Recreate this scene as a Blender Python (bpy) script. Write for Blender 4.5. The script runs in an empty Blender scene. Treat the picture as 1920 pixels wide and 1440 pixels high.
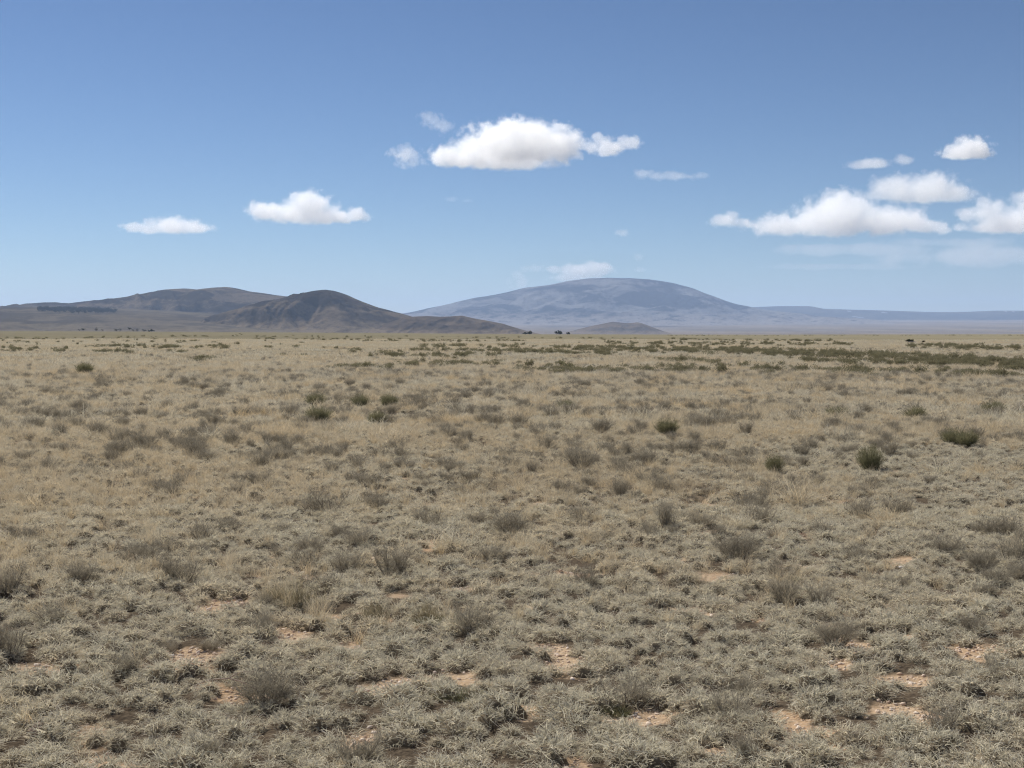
import bpy, bmesh, math, random
import numpy as np
from mathutils import Vector, Euler

# ------------------------------------------------------------------ camera, sky, sun, exposure
random.seed(7)
RNG = np.random.default_rng(11)
scene = bpy.context.scene
COL = scene.collection

F = 2570.0                 # focal length in photo pixels (1920 wide)
HZ = 624.0                 # eye level row in the photo
EYE = 1.70
PITCH = math.atan((720.0 - HZ) / F)

cam_d = bpy.data.cameras.new('camera')
cam_d.sensor_width = 36.0
cam_d.lens = 36.0 * F / 1920.0
cam_d.clip_start = 0.1
cam_d.clip_end = 120000.0
cam = bpy.data.objects.new('camera', cam_d)
COL.objects.link(cam)
cam.location = (0, 0, EYE)
cam.rotation_euler = (math.pi / 2 - PITCH, 0, 0)
scene.camera = cam

SUN_AZ = math.radians(-42.0)     # measured from +Y towards +X
SUN_EL = math.radians(50.0)
world = bpy.data.worlds.new('World')
scene.world = world
world.use_nodes = True
wn, wl = world.node_tree.nodes, world.node_tree.links
bg = wn['Background']
sky = wn.new('ShaderNodeTexSky')
sky.sky_type = 'NISHITA'
sky.sun_disc = False
sky.sun_elevation = SUN_EL
sky.sun_rotation = SUN_AZ
sky.altitude = 2300.0
sky.air_density = 1.0
sky.dust_density = 0.4
sky.ozone_density = 3.0
# the camera's contrast on the sky: one even tone curve over the whole dome
sk_m = wn.new('ShaderNodeMix'); sk_m.data_type = 'RGBA'; sk_m.blend_type = 'MULTIPLY'; sk_m.inputs[0].default_value = 1.0
sk_m.inputs[7].default_value = (0.565, 0.56, 0.555, 1.0)
sk_g = wn.new('ShaderNodeGamma'); sk_g.inputs[1].default_value = 1.33
wl.new(sky.outputs[0], sk_m.inputs[6]); wl.new(sk_m.outputs[2], sk_g.inputs[0]); wl.new(sk_g.outputs[0], bg.inputs[0])
bg.inputs[1].default_value = 0.055

sun_d = bpy.data.lights.new('sun', 'SUN')
sun_d.energy = 5.0
sun_d.angle = math.radians(0.53)
sun_d.color = (1.0, 0.955, 0.88)
sun = bpy.data.objects.new('sun', sun_d)
COL.objects.link(sun)
to_sun = Vector((math.sin(SUN_AZ) * math.cos(SUN_EL), math.cos(SUN_AZ) * math.cos(SUN_EL), math.sin(SUN_EL)))
sun.rotation_euler = to_sun.to_track_quat('Z', 'Y').to_euler()
sun.location = (0, 0, 50)

vs = scene.view_settings
vs.view_transform = 'Standard'
vs.look = 'None'
vs.gamma = 1.0
vs.use_curve_mapping = False
vs.exposure = 0.62
scene.render.engine = 'CYCLES'
cy = scene.cycles
cy.max_bounces = 16
cy.diffuse_bounces = 2
cy.glossy_bounces = 1
cy.transmission_bounces = 3
cy.transparent_max_bounces = 8
cy.volume_bounces = 9
cy.volume_max_steps = 512
cy.use_denoising = True
cy.denoising_prefilter = 'FAST'
cy.filter_width = 1.1
cy.sample_clamp_indirect = 6.0
cy.caustics_reflective = False
cy.caustics_refractive = False

# ------------------------------------------------------------------ numpy noise
def _hash(ix, iy, seed):
    h = (ix.astype(np.int64) * 374761393 + iy.astype(np.int64) * 668265263 + seed * 1442695041) & 0xFFFFFFFF
    h = ((h ^ (h >> 13)) * 1274126177) & 0xFFFFFFFF
    h = h ^ (h >> 16)
    return h.astype(np.float64) / 4294967295.0

def vnoise(x, y, seed=0):
    x = np.asarray(x, float); y = np.asarray(y, float)
    ix = np.floor(x); iy = np.floor(y)
    fx = x - ix; fy = y - iy
    sx = fx * fx * fx * (fx * (fx * 6 - 15) + 10); sy = fy * fy * fy * (fy * (fy * 6 - 15) + 10)
    def g(dx, dy):
        a = _hash(ix + dx, iy + dy, seed) * 2 * np.pi
        return np.cos(a) * (fx - dx) + np.sin(a) * (fy - dy)
    a = g(0, 0) + sx * (g(1, 0) - g(0, 0))
    b = g(0, 1) + sx * (g(1, 1) - g(0, 1))
    return (a + sy * (b - a)) * 1.5            # about -1..1

def fbm(x, y, octv=4, seed=0, gain=0.5):
    t = 0.0; a = 1.0; f = 1.0; n = 0.0
    for o in range(octv):
        t = t + a * vnoise(x * f + 17.3 * o, y * f - 9.1 * o, seed + o); n += a
        a *= gain; f *= 2.03
    return t / n

def sstep(a, b, x):
    t = np.clip((np.asarray(x, float) - a) / (b - a), 0, 1)
    return t * t * (3 - 2 * t)

# ------------------------------------------------------------------ terrain functions
def px_dir(u, v):
    cx = (np.asarray(u, float) - 960.0) / F; cyy = -(np.asarray(v, float) - 720.0) / F
    sp, cp = math.sin(PITCH), math.cos(PITCH)
    return cx, cp + cyy * sp, -sp + cyy * cp

EDGE_U = np.array([-4000, -600, 0, 300, 700, 1000, 1400, 1920, 2600, 6000.])
EDGE_V = np.array([620.5, 620.5, 621, 622.0, 624.2, 626.6, 627.4, 626.4, 626, 626.])

def swell(x, y):
    r = np.hypot(x, y)
    u = 960 + F * np.clip(x / np.maximum(y, 1.0), -1.6, 1.6)
    ve = np.interp(u, EDGE_U, EDGE_V)
    z15 = EYE + 1500.0 * (HZ - ve) / F
    z = z15 * sstep(120, 1500, r) - np.maximum(r - 1500, 0) * 0.006
    return z + 0.10 * fbm(x / 60.0, y / 60.0, 2, 5) * sstep(15, 60, r)

def hummock(x, y, cx=0.20, cyy=0.18):
    """distance to the nearest hummock centre (0 centre .. 1 rim) and that hummock's random number"""
    x = np.asarray(x, float); y = np.asarray(y, float)
    gx = x / cx + 0.35 * vnoise(x / 0.5, y / 0.5, 3); gy = y / cyy + 0.35 * vnoise(x / 0.5, y / 0.5, 4)
    ix = np.floor(gx); iy = np.floor(gy)
    best = np.full(x.shape, 9.0); rb = np.zeros(x.shape)
    for a in (-1, 0, 1):
        for b in (-1, 0, 1):
            px_ = ix + a + 0.1 + 0.8 * _hash(ix + a, iy + b, 5); py_ = iy + b + 0.1 + 0.8 * _hash(ix + a, iy + b, 6)
            rr_ = _hash(ix + a, iy + b, 7)
            d = np.hypot(gx - px_, gy - py_) / (0.55 + 0.35 * rr_)
            u_ = d < best
            best = np.where(u_, d, best); rb = np.where(u_, rr_, rb)
    return best, rb

def near_relief(x, y):
    r = np.hypot(x, y)
    k = 1 - sstep(45, 95, r)
    z = 0.045 * fbm(x / 2.6, y / 2.6, 3, 21)
    d, _ = hummock(x, y)
    m2 = vnoise(x / 0.09, y / 0.09, 34)
    dome = np.sqrt(np.clip(1 - d * d, 0, 1))
    d2, q2 = hummock(x + 3.7, y - 1.9, 0.105, 0.09)
    dome2 = np.sqrt(np.clip(1 - d2 * d2, 0, 1))
    z = z + (0.035 * (dome - 0.5) * (0.5 + 0.8 * _) + 0.008 * (dome2 - 0.5) * (0.4 + q2) + 0.005 * m2) * (1 - bare(x, y) * 0.9) * (1 - sstep(22, 45, r))
    return z * k

BARE_PX = [(760, 1292, 72, 34), (1046, 1240, 52, 42), (352, 1236, 80, 24), (90, 1252, 60, 22), (400, 1143, 45, 26), (640, 1395, 70, 26),
           (1590, 1205, 50, 16), (1565, 1240, 35, 18), (1705, 1345, 95, 26), (1860, 1222, 80, 18), (1420, 1158, 48, 12), (1560, 1375, 50, 14),
           (1085, 1082, 40, 10), (450, 1300, 60, 14), (540, 1195, 50, 16), (640, 1215, 50, 14), (1180, 1345, 90, 18), (960, 1335, 40, 12),
           (1370, 1415, 60, 14), (690, 1165, 80, 12), (200, 1440, 70, 18), (1100, 1440, 50, 14), (1500, 1060, 60, 8), (560, 1085, 90, 9),
           (1640, 1155, 50, 9), (1480, 1010, 60, 6), (1700, 1270, 50, 10), (30, 1440, 50, 16), (1300, 1150, 50, 8), (860, 1105, 50, 8)]

def px_flat(u, v):
    dx, dy, dz = px_dir(u, v)
    t = EYE / -dz
    return dx * t, dy * t
_B = []
for (u, v, a, b) in BARE_PX:
    x, y = px_flat(u, v)
    x1, _ = px_flat(u + a, v); _, y1 = px_flat(u, v - b); _, y2 = px_flat(u, v + b)
    _B.append((float(x), float(y), 0.95 * float(abs(x1 - x)), 0.46 * float(abs(y1 - y2))))

def bare(x, y):
    x = np.asarray(x, float); y = np.asarray(y, float)
    wx = x + 0.10 * vnoise(x / 0.3, y / 0.3, 71); wy = y + 0.16 * vnoise(x / 0.3, y / 0.3, 72)
    jag = 0.75 * fbm(x / 0.16, y / 0.22, 3, 73)
    m = np.zeros_like(x)
    for bx, by, ra, rb in _B:
        d = np.hypot((wx - bx) / ra, (wy - by) / rb)
        m = np.maximum(m, 1 - sstep(0.55, 1.2, d + jag))
    n = fbm(x / 1.3, y / 1.7, 3, 44)
    m = np.maximum(m, 0.9 * sstep(0.44, 0.60, n) * (1 - sstep(25, 60, np.hypot(x, y))))
    n2 = fbm(x / 0.5 + 9.0, y / 0.62, 3, 49)
    m = np.maximum(m, 0.85 * sstep(0.34, 0.48, n2) * (1 - sstep(12, 30, np.hypot(x, y))))
    return m

def gz(x, y):
    return swell(x, y) + near_relief(x, y)

def px_ground(u, v):
    """photo pixel -> point on the plain"""
    dx, dy, dz = px_dir(u, v)
    t = EYE / max(1e-4, -float(dz))
    for _ in range(12):
        x, y = float(dx) * t, float(dy) * t
        zz = float(swell(np.array([x]), np.array([y]))[0])
        t = (EYE - zz) / max(1e-4, -float(dz))
        t = min(t, 1500.0)
    return float(dx) * t, float(dy) * t

# ------------------------------------------------------------------ helpers
def tag(o, label=None, cat=None, group=None, kind=None):
    if label: o['label'] = label
    if cat: o['category'] = cat
    if group: o['group'] = group
    if kind: o['kind'] = kind
    return o

def mesh_np(name, verts, faces, mat=None, attrs=None, smooth=False):
    me = bpy.data.meshes.new(name)
    verts = np.asarray(verts, np.float32)
    faces = np.asarray(faces, np.int32)
    n, k = faces.shape
    me.vertices.add(len(verts)); me.vertices.foreach_set('co', verts.ravel())
    me.loops.add(n * k); me.loops.foreach_set('vertex_index', faces.ravel())
    me.polygons.add(n)
    me.polygons.foreach_set('loop_start', np.arange(0, n * k, k, dtype=np.int32))
    if smooth:
        me.polygons.foreach_set('use_smooth', np.ones(n, bool))
    me.update(calc_edges=True)
    for an, av in (attrs or {}).items():
        a = me.attributes.new(an, 'FLOAT', 'POINT'); a.data.foreach_set('value', np.asarray(av, np.float32))
    if mat: me.materials.append(mat)
    return me

def link(name, me, parent=None, loc=None):
    o = bpy.data.objects.new(name, me); COL.objects.link(o)
    if parent: o.parent = parent
    if loc: o.location = loc
    return o

def grid_faces(nu, nv, wrap=False):
    i = np.arange(nu - (0 if wrap else 1)); j = np.arange(nv - 1)
    I, J = np.meshgrid(i, j, indexing='ij')
    I2 = (I + 1) % nu
    return np.stack([I * nv + J, I2 * nv + J, I2 * nv + J + 1, I * nv + J + 1], -1).reshape(-1, 4)

class NT:
    """tiny node-tree helper"""
    def __init__(s, mat):
        mat.use_nodes = True
        s.t = mat.node_tree; s.n = s.t.nodes; s.l = s.t.links
        s.n.clear(); s.out = s.n.new('ShaderNodeOutputMaterial')
    def add(s, typ, **kw):
        nd = s.n.new(typ)
        for k, v in kw.items(): setattr(nd, k, v)
        return nd
    def put(s, sock, val):
        if val is None: return
        if hasattr(val, 'is_output'): s.l.new(val, sock)
        else: sock.default_value = val
    def math(s, op, a, b=None, c=None, clamp=False):
        nd = s.add('ShaderNodeMath', operation=op, use_clamp=clamp)
        s.put(nd.inputs[0], a); s.put(nd.inputs[1], b); s.put(nd.inputs[2], c)
        return nd.outputs[0]
    def vmath(s, op, a, b=None):
        nd = s.add('ShaderNodeVectorMath', operation=op)
        s.put(nd.inputs[0], a); s.put(nd.inputs[1], b)
        return nd.outputs['Value'] if op in ('LENGTH', 'DISTANCE', 'DOT_PRODUCT') else nd.outputs['Vector']
    def mix(s, f, a, b, mode='MIX'):
        nd = s.add('ShaderNodeMix', data_type='RGBA', blend_type=mode)
        s.put(nd.inputs[0], f); s.put(nd.inputs[6], a); s.put(nd.inputs[7], b)
        return nd.outputs[2]
    def noise(s, vec, scale, detail=4.0, rough=0.55, dist=0.0):
        nd = s.add('ShaderNodeTexNoise')
        s.put(nd.inputs['Vector'], vec); nd.inputs['Scale'].default_value = scale
        nd.inputs['Detail'].default_value = detail; nd.inputs['Roughness'].default_value = rough
        nd.inputs['Distortion'].default_value = dist
        return nd.outputs['Fac']
    def range(s, v, a, b, c=0.0, d=1.0):
        nd = s.add('ShaderNodeMapRange'); nd.clamp = True
        s.put(nd.inputs[0], v); nd.inputs[1].default_value = a; nd.inputs[2].default_value = b
        nd.inputs[3].default_value = c; nd.inputs[4].default_value = d
        return nd.outputs[0]
    def attr(s, name, inst=False):
        nd = s.add('ShaderNodeAttribute', attribute_name=name, attribute_type='INSTANCER' if inst else 'GEOMETRY')
        return nd.outputs['Fac']
    def pos(s): return s.add('ShaderNodeNewGeometry').outputs['Position']
    def mapping(s, vec, scale, rot=(0, 0, 0)):
        nd = s.add('ShaderNodeMapping'); s.put(nd.inputs[0], vec)
        nd.inputs['Scale'].default_value = scale; nd.inputs['Rotation'].default_value = rot
        return nd.outputs[0]
    def bump(s, h, strength, dist):
        nd = s.add('ShaderNodeBump'); nd.inputs['Strength'].default_value = strength
        nd.inputs['Distance'].default_value = dist; s.put(nd.inputs['Height'], h)
        return nd.outputs[0]
    def diffuse(s, col, normal=None, rough=0.6):
        nd = s.add('ShaderNodeBsdfDiffuse'); s.put(nd.inputs[0], col); nd.inputs[1].default_value = rough
        if normal is not None: s.l.new(normal, nd.inputs['Normal'])
        return nd.outputs[0]
    def surf(s, sh): s.l.new(sh, s.out.inputs['Surface'])

def C(r, g, b): return (r, g, b, 1.0)
def mat(name): return bpy.data.materials.new(name)

# ------------------------------------------------------------------ materials
def m_ground():
    m = mat('soil'); t = NT(m); p = t.pos()
    r = t.vmath('LENGTH', p)
    n1 = t.noise(p, 1.1, 5, 0.6); n2 = t.noise(p, 38.0, 4, 0.65); n3 = t.noise(p, 9.0, 4, 0.6)
    soil = t.mix(t.range(n1, 0.35, 0.68), C(0.41, 0.285, 0.178), C(0.46, 0.35, 0.235))
    vo = t.add('ShaderNodeTexVoronoi', feature='F1'); t.put(vo.inputs['Vector'], p); vo.inputs['Scale'].default_value = 46.0
    soil = t.mix(t.range(n2, 0.52, 0.72), soil, C(0.58, 0.47, 0.36))
    soil = t.mix(t.range(n3, 0.55, 0.75, 0, 0.7), soil, C(0.20, 0.145, 0.10))
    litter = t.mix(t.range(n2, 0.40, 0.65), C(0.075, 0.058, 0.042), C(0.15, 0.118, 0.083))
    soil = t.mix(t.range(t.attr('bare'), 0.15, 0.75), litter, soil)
    # far off the blades merge into a tan sward: colour and streaks of that sward
    far = t.range(r, 40.0, 150.0)
    pf = t.mapping(p, (1.0, 0.45, 1.0))
    a1 = t.noise(pf, 0.045, 5, 0.6, 0.6); a2 = t.noise(pf, 0.55, 5, 0.62); a3 = t.noise(p, 0.012, 4, 0.6)
    sward = t.mix(t.range(a1, 0.36, 0.66), C(0.225, 0.20, 0.135), C(0.285, 0.245, 0.16))
    sward = t.mix(t.range(a2, 0.50, 0.72, 0, 0.65), sward, C(0.13, 0.12, 0.075))
    sward = t.mix(t.range(a3, 0.55, 0.70, 0, 0.5), sward, C(0.165, 0.16, 0.085))
    col = t.mix(far, soil, sward)
    h = t.math('ADD', t.math('MULTIPLY', vo.outputs['Distance'], 0.6), t.math('MULTIPLY', n2, 0.8))
    t.surf(t.diffuse(col, t.bump(h, 0.8, 0.012)))
    return m

def m_far_plain():
    m = mat('far_scrub'); t = NT(m); p = t.pos()
    q = t.mapping(p, (0.0016, 0.0004, 0.0))
    n = t.noise(q, 1.0, 6, 0.6, 0.5); n2 = t.noise(t.mapping(p, (0.012, 0.002, 0)), 1.0, 5, 0.65)
    col = t.mix(t.range(n, 0.36, 0.64), C(0.165, 0.135, 0.10), C(0.25, 0.20, 0.145))
    col = t.mix(t.range(n2, 0.52, 0.72, 0, 0.7), col, C(0.13, 0.115, 0.085))
    t.surf(t.diffuse(col)); return m

def m_hill(name, dark, mid, pale, sc, patch=0.5, low=0.0, high=120.0):
    m = mat(name); t = NT(m); p = t.pos()
    zz = t.add('ShaderNodeSeparateXYZ'); t.put(zz.inputs[0], p)
    n = t.noise(t.mapping(p, (1, 0.8, 2.4)), sc, 7, 0.64, 0.6); n2 = t.noise(t.mapping(p, (1, 0.6, 2.6)), sc * 6, 6, 0.65)
    n3 = t.noise(p, sc * 30, 4, 0.65)
    col = t.mix(t.range(n, 0.5 - 0.05, 0.5 + 0.05), mid, dark)
    hgt = t.math('ADD', t.range(zz.outputs[2], low, high), t.math('MULTIPLY', t.math('SUBTRACT', n2, 0.5), 1.1))
    col = t.mix(t.range(hgt, 0.10, 0.55, 1.0, 0.0), col, pale)
    col = t.mix(t.range(n2, 0.52, 0.66, 0, patch), col, dark)
    col = t.mix(t.range(n3, 0.5, 0.7, 0, 0.55), col, dark)
    t.surf(t.diffuse(col, t.bump(n3, 0.7, 0.6 / sc * 0.02))); return m

def m_blade(name, c_a, c_b, c_tip, trans=0.3, tip_lo=0.55):
    """dry blades: tint (per clump) runs c_a -> c_b, rnd (per blade) scatters it, tips bleach"""
    m = mat(name); t = NT(m)
    tint = t.attr('tint', True); rnd = t.attr('rnd'); hg = t.attr('hgt')
    f = t.math('ADD', tint, t.math('MULTIPLY', t.math('SUBTRACT', rnd, 0.5), 0.9), clamp=True)
    col = t.mix(f, c_a, c_b)
    col = t.mix(t.math('MULTIPLY', t.range(hg, tip_lo, 1.0), 0.75), col, c_tip)
    v = t.add('ShaderNodeHueSaturation'); t.put(v.inputs['Color'], col)
    t.put(v.inputs['Value'], t.math('ADD', 0.78, t.math('MULTIPLY', t.math('FRACT', t.math('MULTIPLY', rnd, 7.31)), 0.55)))
    d = t.diffuse(v.outputs[0])
    tr = t.add('ShaderNodeBsdfTranslucent'); t.l.new(v.outputs[0], tr.inputs[0])
    mx = t.add('ShaderNodeMixShader'); mx.inputs[0].default_value = trans
    t.l.new(d, mx.inputs[1]); t.l.new(tr.outputs[0], mx.inputs[2]); t.surf(mx.outputs[0])
    return m

def m_shrub(name, c_a, c_b, c_tip, trans=0.2, tip_lo=0.5, tip=0.8):
    m = mat(name); t = NT(m)
    oi = t.add('ShaderNodeObjectInfo').outputs['Random']
    rnd = t.attr('rnd'); hg = t.attr('hgt')
    f = t.math('ADD', t.math('MULTIPLY', oi, 0.7), t.math('MULTIPLY', rnd, 0.5), clamp=True)
    col = t.mix(f, c_a, c_b)
    col = t.mix(t.math('MULTIPLY', t.range(hg, tip_lo, 1.0), tip), col, c_tip)
    v = t.add('ShaderNodeHueSaturation'); t.put(v.inputs['Color'], col)
    t.put(v.inputs['Value'], t.math('ADD', 0.75, t.math('MULTIPLY', t.math('FRACT', t.math('MULTIPLY', rnd, 7.31)), 0.5)))
    d = t.diffuse(v.outputs[0])
    if trans > 0:
        tr = t.add('ShaderNodeBsdfTranslucent'); t.l.new(v.outputs[0], tr.inputs[0])
        mx = t.add('ShaderNodeMixShader'); mx.inputs[0].default_value = trans
        t.l.new(d, mx.inputs[1]); t.l.new(tr.outputs[0], mx.inputs[2]); d = mx.outputs[0]
    t.surf(d); return m

def m_simple(name, a, b, scale, bump=0.3, bd=0.01):
    m = mat(name); t = NT(m)
    p = t.add('ShaderNodeTexCoord').outputs['Object']
    n = t.noise(p, scale, 5, 0.65); col = t.mix(t.range(n, 0.35, 0.65), a, b)
    t.surf(t.diffuse(col, t.bump(n, bump, bd))); return m

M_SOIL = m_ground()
M_FAR = m_far_plain()
M_HILL = m_hill('hill_scrub', C(0.046, 0.037, 0.027), C(0.155, 0.120, 0.082), C(0.22, 0.172, 0.115), 0.0042, 0.55, 0, 75)
M_APRON = m_hill('apron_scrub', C(0.09, 0.075, 0.056), C(0.16, 0.13, 0.09), C(0.205, 0.168, 0.115), 0.0045, 0.45, -10, 60)
M_CONE = m_hill('knoll_scrub', C(0.095, 0.073, 0.052), C(0.165, 0.125, 0.085), C(0.215, 0.165, 0.11), 0.004, 0.4, 0, 30)
M_DOME = m_hill('mountain_forest', C(0.004, 0.008, 0.013), C(0.19, 0.185, 0.175), C(0.25, 0.22, 0.19), 0.0016, 0.75, 90, 330)
M_MESA = m_hill('mesa_forest', C(0.035, 0.042, 0.038), C(0.075, 0.075, 0.062), C(0.18, 0.15, 0.12), 0.0014, 0.6, 135, 190)
M_SNOW = m_simple('snow', C(0.30, 0.31, 0.33), C(0.22, 0.23, 0.25), 0.01)
M_GRAMA = m_blade('grama_blades', C(0.535, 0.50, 0.39), C(0.645, 0.56, 0.405), C(0.81, 0.75, 0.62), 0.29)
M_STRAW = m_blade('straw_blades', C(0.51, 0.45, 0.335), C(0.64, 0.515, 0.325), C(0.70, 0.60, 0.43), 0.30)
M_BUNCH = m_shrub('bunchgrass_blades', C(0.22, 0.19, 0.12), C(0.30, 0.25, 0.155), C(0.40, 0.34, 0.22), 0.3)
M_TWIG = m_shrub('grey_twigs', C(0.25, 0.218, 0.165), C(0.34, 0.30, 0.228), C(0.46, 0.415, 0.32), 0.22)
M_WOOD = m_shrub('dark_bark', C(0.13, 0.105, 0.09), C(0.18, 0.15, 0.125), C(0.20, 0.17, 0.14), 0.0)
M_GREEN = m_shrub('green_stems', C(0.135, 0.137, 0.078), C(0.18, 0.172, 0.095), C(0.30, 0.275, 0.16), 0.30)
M_DARKG = m_shrub('dark_green_leaves', C(0.150, 0.146, 0.082), C(0.21, 0.192, 0.113), C(0.30, 0.27, 0.167), 0.30)
M_TREE = m_shrub('juniper_leaves', C(0.030, 0.036, 0.022), C(0.045, 0.050, 0.030), C(0.055, 0.06, 0.035), 0.1)
M_THATCH = m_simple('thatch', C(0.14, 0.115, 0.08), C(0.23, 0.19, 0.135), 60, 0.6, 0.01)
M_STONE = m_simple('pale_stone', C(0.62, 0.56, 0.50), C(0.74, 0.70, 0.65), 60, 0.4, 0.003)
M_PEB = m_shrub('pebbles', C(0.46, 0.33, 0.23), C(0.74, 0.64, 0.54), C(0.5, 0.38, 0.27), 0.0, 0.5, 0.0)
M_DEADW = m_simple('weathered_wood', C(0.36, 0.28, 0.22), C(0.52, 0.43, 0.35), 25, 0.8, 0.01)
M_STALK = m_simple('bleached_stalk', C(0.70, 0.63, 0.50), C(0.80, 0.74, 0.62), 30)
M_BANK = m_simple('pale_earth', C(0.52, 0.43, 0.32), C(0.60, 0.51, 0.40), 3.0, 0.5, 0.05)

# ------------------------------------------------------------------ ground sheets
def polar_sheet(name, radii, az, zfun, material):
    R, A = np.meshgrid(radii, az, indexing='ij')
    X = R * np.sin(A); Y = R * np.cos(A); Z = zfun(X, Y)
    v = np.stack([X, Y, Z], -1).reshape(-1, 3)
    return mesh_np(name, v, grid_faces(len(radii), len(az))[:, ::-1], material, {'bare': bare(X, Y).ravel()} if name == 'ground' else None, smooth=True)

fine = np.radians(np.arange(-27, 27.01, 0.25))
rest = np.radians(np.arange(30, 331, 5.0))
az_all = np.concatenate([fine, rest, [fine[0] + 2 * math.pi]])
radii = [0.02, 0.6]
r = 1.2
while r < 60: radii.append(r); r *= 1.0062
while r < 1900: radii.append(r); r *= 1.05
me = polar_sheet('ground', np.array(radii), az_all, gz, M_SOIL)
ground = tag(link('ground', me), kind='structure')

FP_R = np.array([1500, 1800, 3500, 6000, 8000, 11000, 14000, 18000, 21000, 27000.])
FP_V = np.array([640, 634, 630, 627.5, 622, 613.5, 606.5, 601, 598.5, 596.])
def far_z(x, y):
    r = np.hypot(x, y)
    v = np.interp(r, FP_R, FP_V)
    return EYE + r * (HZ - v) / F + 6.0 * fbm(x / 900, y / 900, 4, 61) * sstep(2500, 6000, r)
az_far = np.concatenate([np.radians(np.arange(-27, 27.01, 0.2)), rest, [math.radians(333)]])
me = polar_sheet('far_plain', np.geomspace(1700, 26500, 130), az_far, far_z, M_FAR)
tag(link('far_plain', me), kind='structure')

# ------------------------------------------------------------------ hills
def make_hill(name, trace, r0, front, back, base, material, nu=260, nt=90, spur=0.12, spur_w=180.0, seed=1, power=1.25, wob=0.06):
    tu = np.array([p[0] for p in trace], float); tv = np.array([p[1] for p in trace], float)
    us = np.linspace(tu[0], tu[-1], nu)
    X1 = (us - 960) / F * r0
    rz = EYE + r0 * (HZ - np.interp(us, tu, tv)) / F
    k = np.exp(-0.5 * (np.arange(-4, 5) / 1.1) ** 2); k /= k.sum()
    rz = np.convolve(np.pad(rz, 4, 'edge'), k, 'valid')
    hgt = np.maximum(rz - base, 0)
    hmax = hgt.max()
    rz = rz + hmax * 0.012 * fbm(X1 / (spur_w * 0.35), X1 * 0 + 3.3, 3, seed + 9)
    ends = np.minimum(sstep(0, 0.05, np.linspace(0, 1, nu)), sstep(0, 0.05, np.linspace(1, 0, nu)))
    hgt = np.maximum(rz - base, 0) * ends
    ts = np.concatenate([np.linspace(-1, 0, nt)[:-1], np.linspace(0, 1, nt // 2)])
    Xg, T = np.meshgrid(X1, ts, indexing='ij')
    H = hgt[:, None] * np.ones_like(T)
    Yg = r0 + np.where(T < 0, T * front, T * back) + wob * front * fbm(Xg / (spur_w * 3), Xg * 0 + 0.7, 3, seed + 3) * (1 - T * T)
    g = (0.5 + 0.5 * np.cos(np.pi * T)) ** power
    wx = Xg + spur_w * 0.8 * vnoise(Xg / (spur_w * 2.2), Yg / (spur_w * 2.2), seed)
    rid = 1 - 2 * np.abs(fbm(wx / spur_w, Yg / (spur_w * 2.6), 4, seed + 1, 0.5))
    det = fbm(Xg / (spur_w * 0.3), Yg / (spur_w * 0.4), 4, seed + 2)
    m = np.clip(g * (1 - g) * 4, 0, 1) * np.clip(-T * 3.2, 0, 1)
    Z = base + H * g + H * m * (spur * (rid - 0.45) + 0.07 * det)
    # the front slope never rises over the sight line to the ridge
    lim = EYE + (rz[:, None] - EYE) * Yg / r0 - 0.004 * H
    Z = np.where(T < -0.02, np.minimum(Z, np.maximum(lim, base)), Z)
    v = np.stack([Xg, Yg, Z], -1).reshape(-1, 3)
    me = mesh_np(name, v, grid_faces(nu, len(ts)), material, smooth=True)
    return tag(link(name, me), kind='structure')

make_hill('mesa_hills', [(700, 592), (1200, 586), (1390, 577.5), (1420, 575.5), (1460, 574), (1512, 573.8), (1532, 579), (1570, 580), (1600, 581), (1630, 581.5),
          (1680, 583), (1730, 585), (1780, 585.5), (1820, 584.5), (1870, 582.5), (1920, 582.5), (2000, 581), (2200, 584), (2500, 590)],
          18500, 2000, 1800, 128, M_MESA, nu=900, spur=0.2, spur_w=1300, seed=301, power=0.7, wob=0.05)
make_hill('dome_mountain', [(560, 612), (680, 600), (760, 588), (800, 580), (840, 571), (890, 558.5), (940, 551), (985, 540), (1030, 535), (1062, 527.5), (1100, 523.5), (1140, 521.8),
          (1180, 523), (1215, 525), (1250, 530), (1280, 538), (1310, 551), (1340, 563), (1370, 572), (1400, 577.5), (1450, 585), (1520, 593), (1640, 602)],
          15500, 3300, 2600, 60, M_DOME, nu=420, nt=150, spur=0.20, spur_w=700, seed=211, power=0.95)
make_hill('twin_knoll', [(1000, 632), (1050, 626), (1080, 618.5), (1110, 611), (1135, 606), (1148, 603.2), (1160, 604.5), (1175, 606), (1185, 605.5), (1195, 604.2), (1202, 606), (1218, 612), (1240, 620), (1258, 626), (1290, 632)],
          6800, 420, 420, -12, M_CONE, spur=0.16, spur_w=90, seed=151, power=0.9)
make_hill('back_ridge', [(-520, 606), (-300, 590), (-100, 580), (0, 576.5), (20, 574.5), (60, 573.5), (80, 569), (104, 566), (114, 570), (121, 566.5), (130, 571), (140, 573), (150, 572.5),
          (168, 566), (200, 562.5), (240, 559), (290, 553), (315, 546), (338, 541.5), (352, 541), (380, 544), (405, 540.5), (425, 538.5), (440, 540), (475, 548), (510, 552), (545, 557), (620, 575), (720, 600), (800, 620)],
          6300, 1500, 1200, -10, M_HILL, nu=420, nt=120, spur=0.30, spur_w=240, seed=101, power=1.1)
make_hill('valley_apron', [(-700, 612), (-300, 592), (-60, 581), (0, 579), (60, 577), (150, 576), (230, 579), (300, 582), (380, 586), (450, 592), (540, 601), (640, 612), (720, 622), (800, 632)],
          5300, 2900, 900, -12, M_APRON, nu=320, nt=130, spur=0.14, spur_w=260, seed=131, power=0.8)
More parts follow.
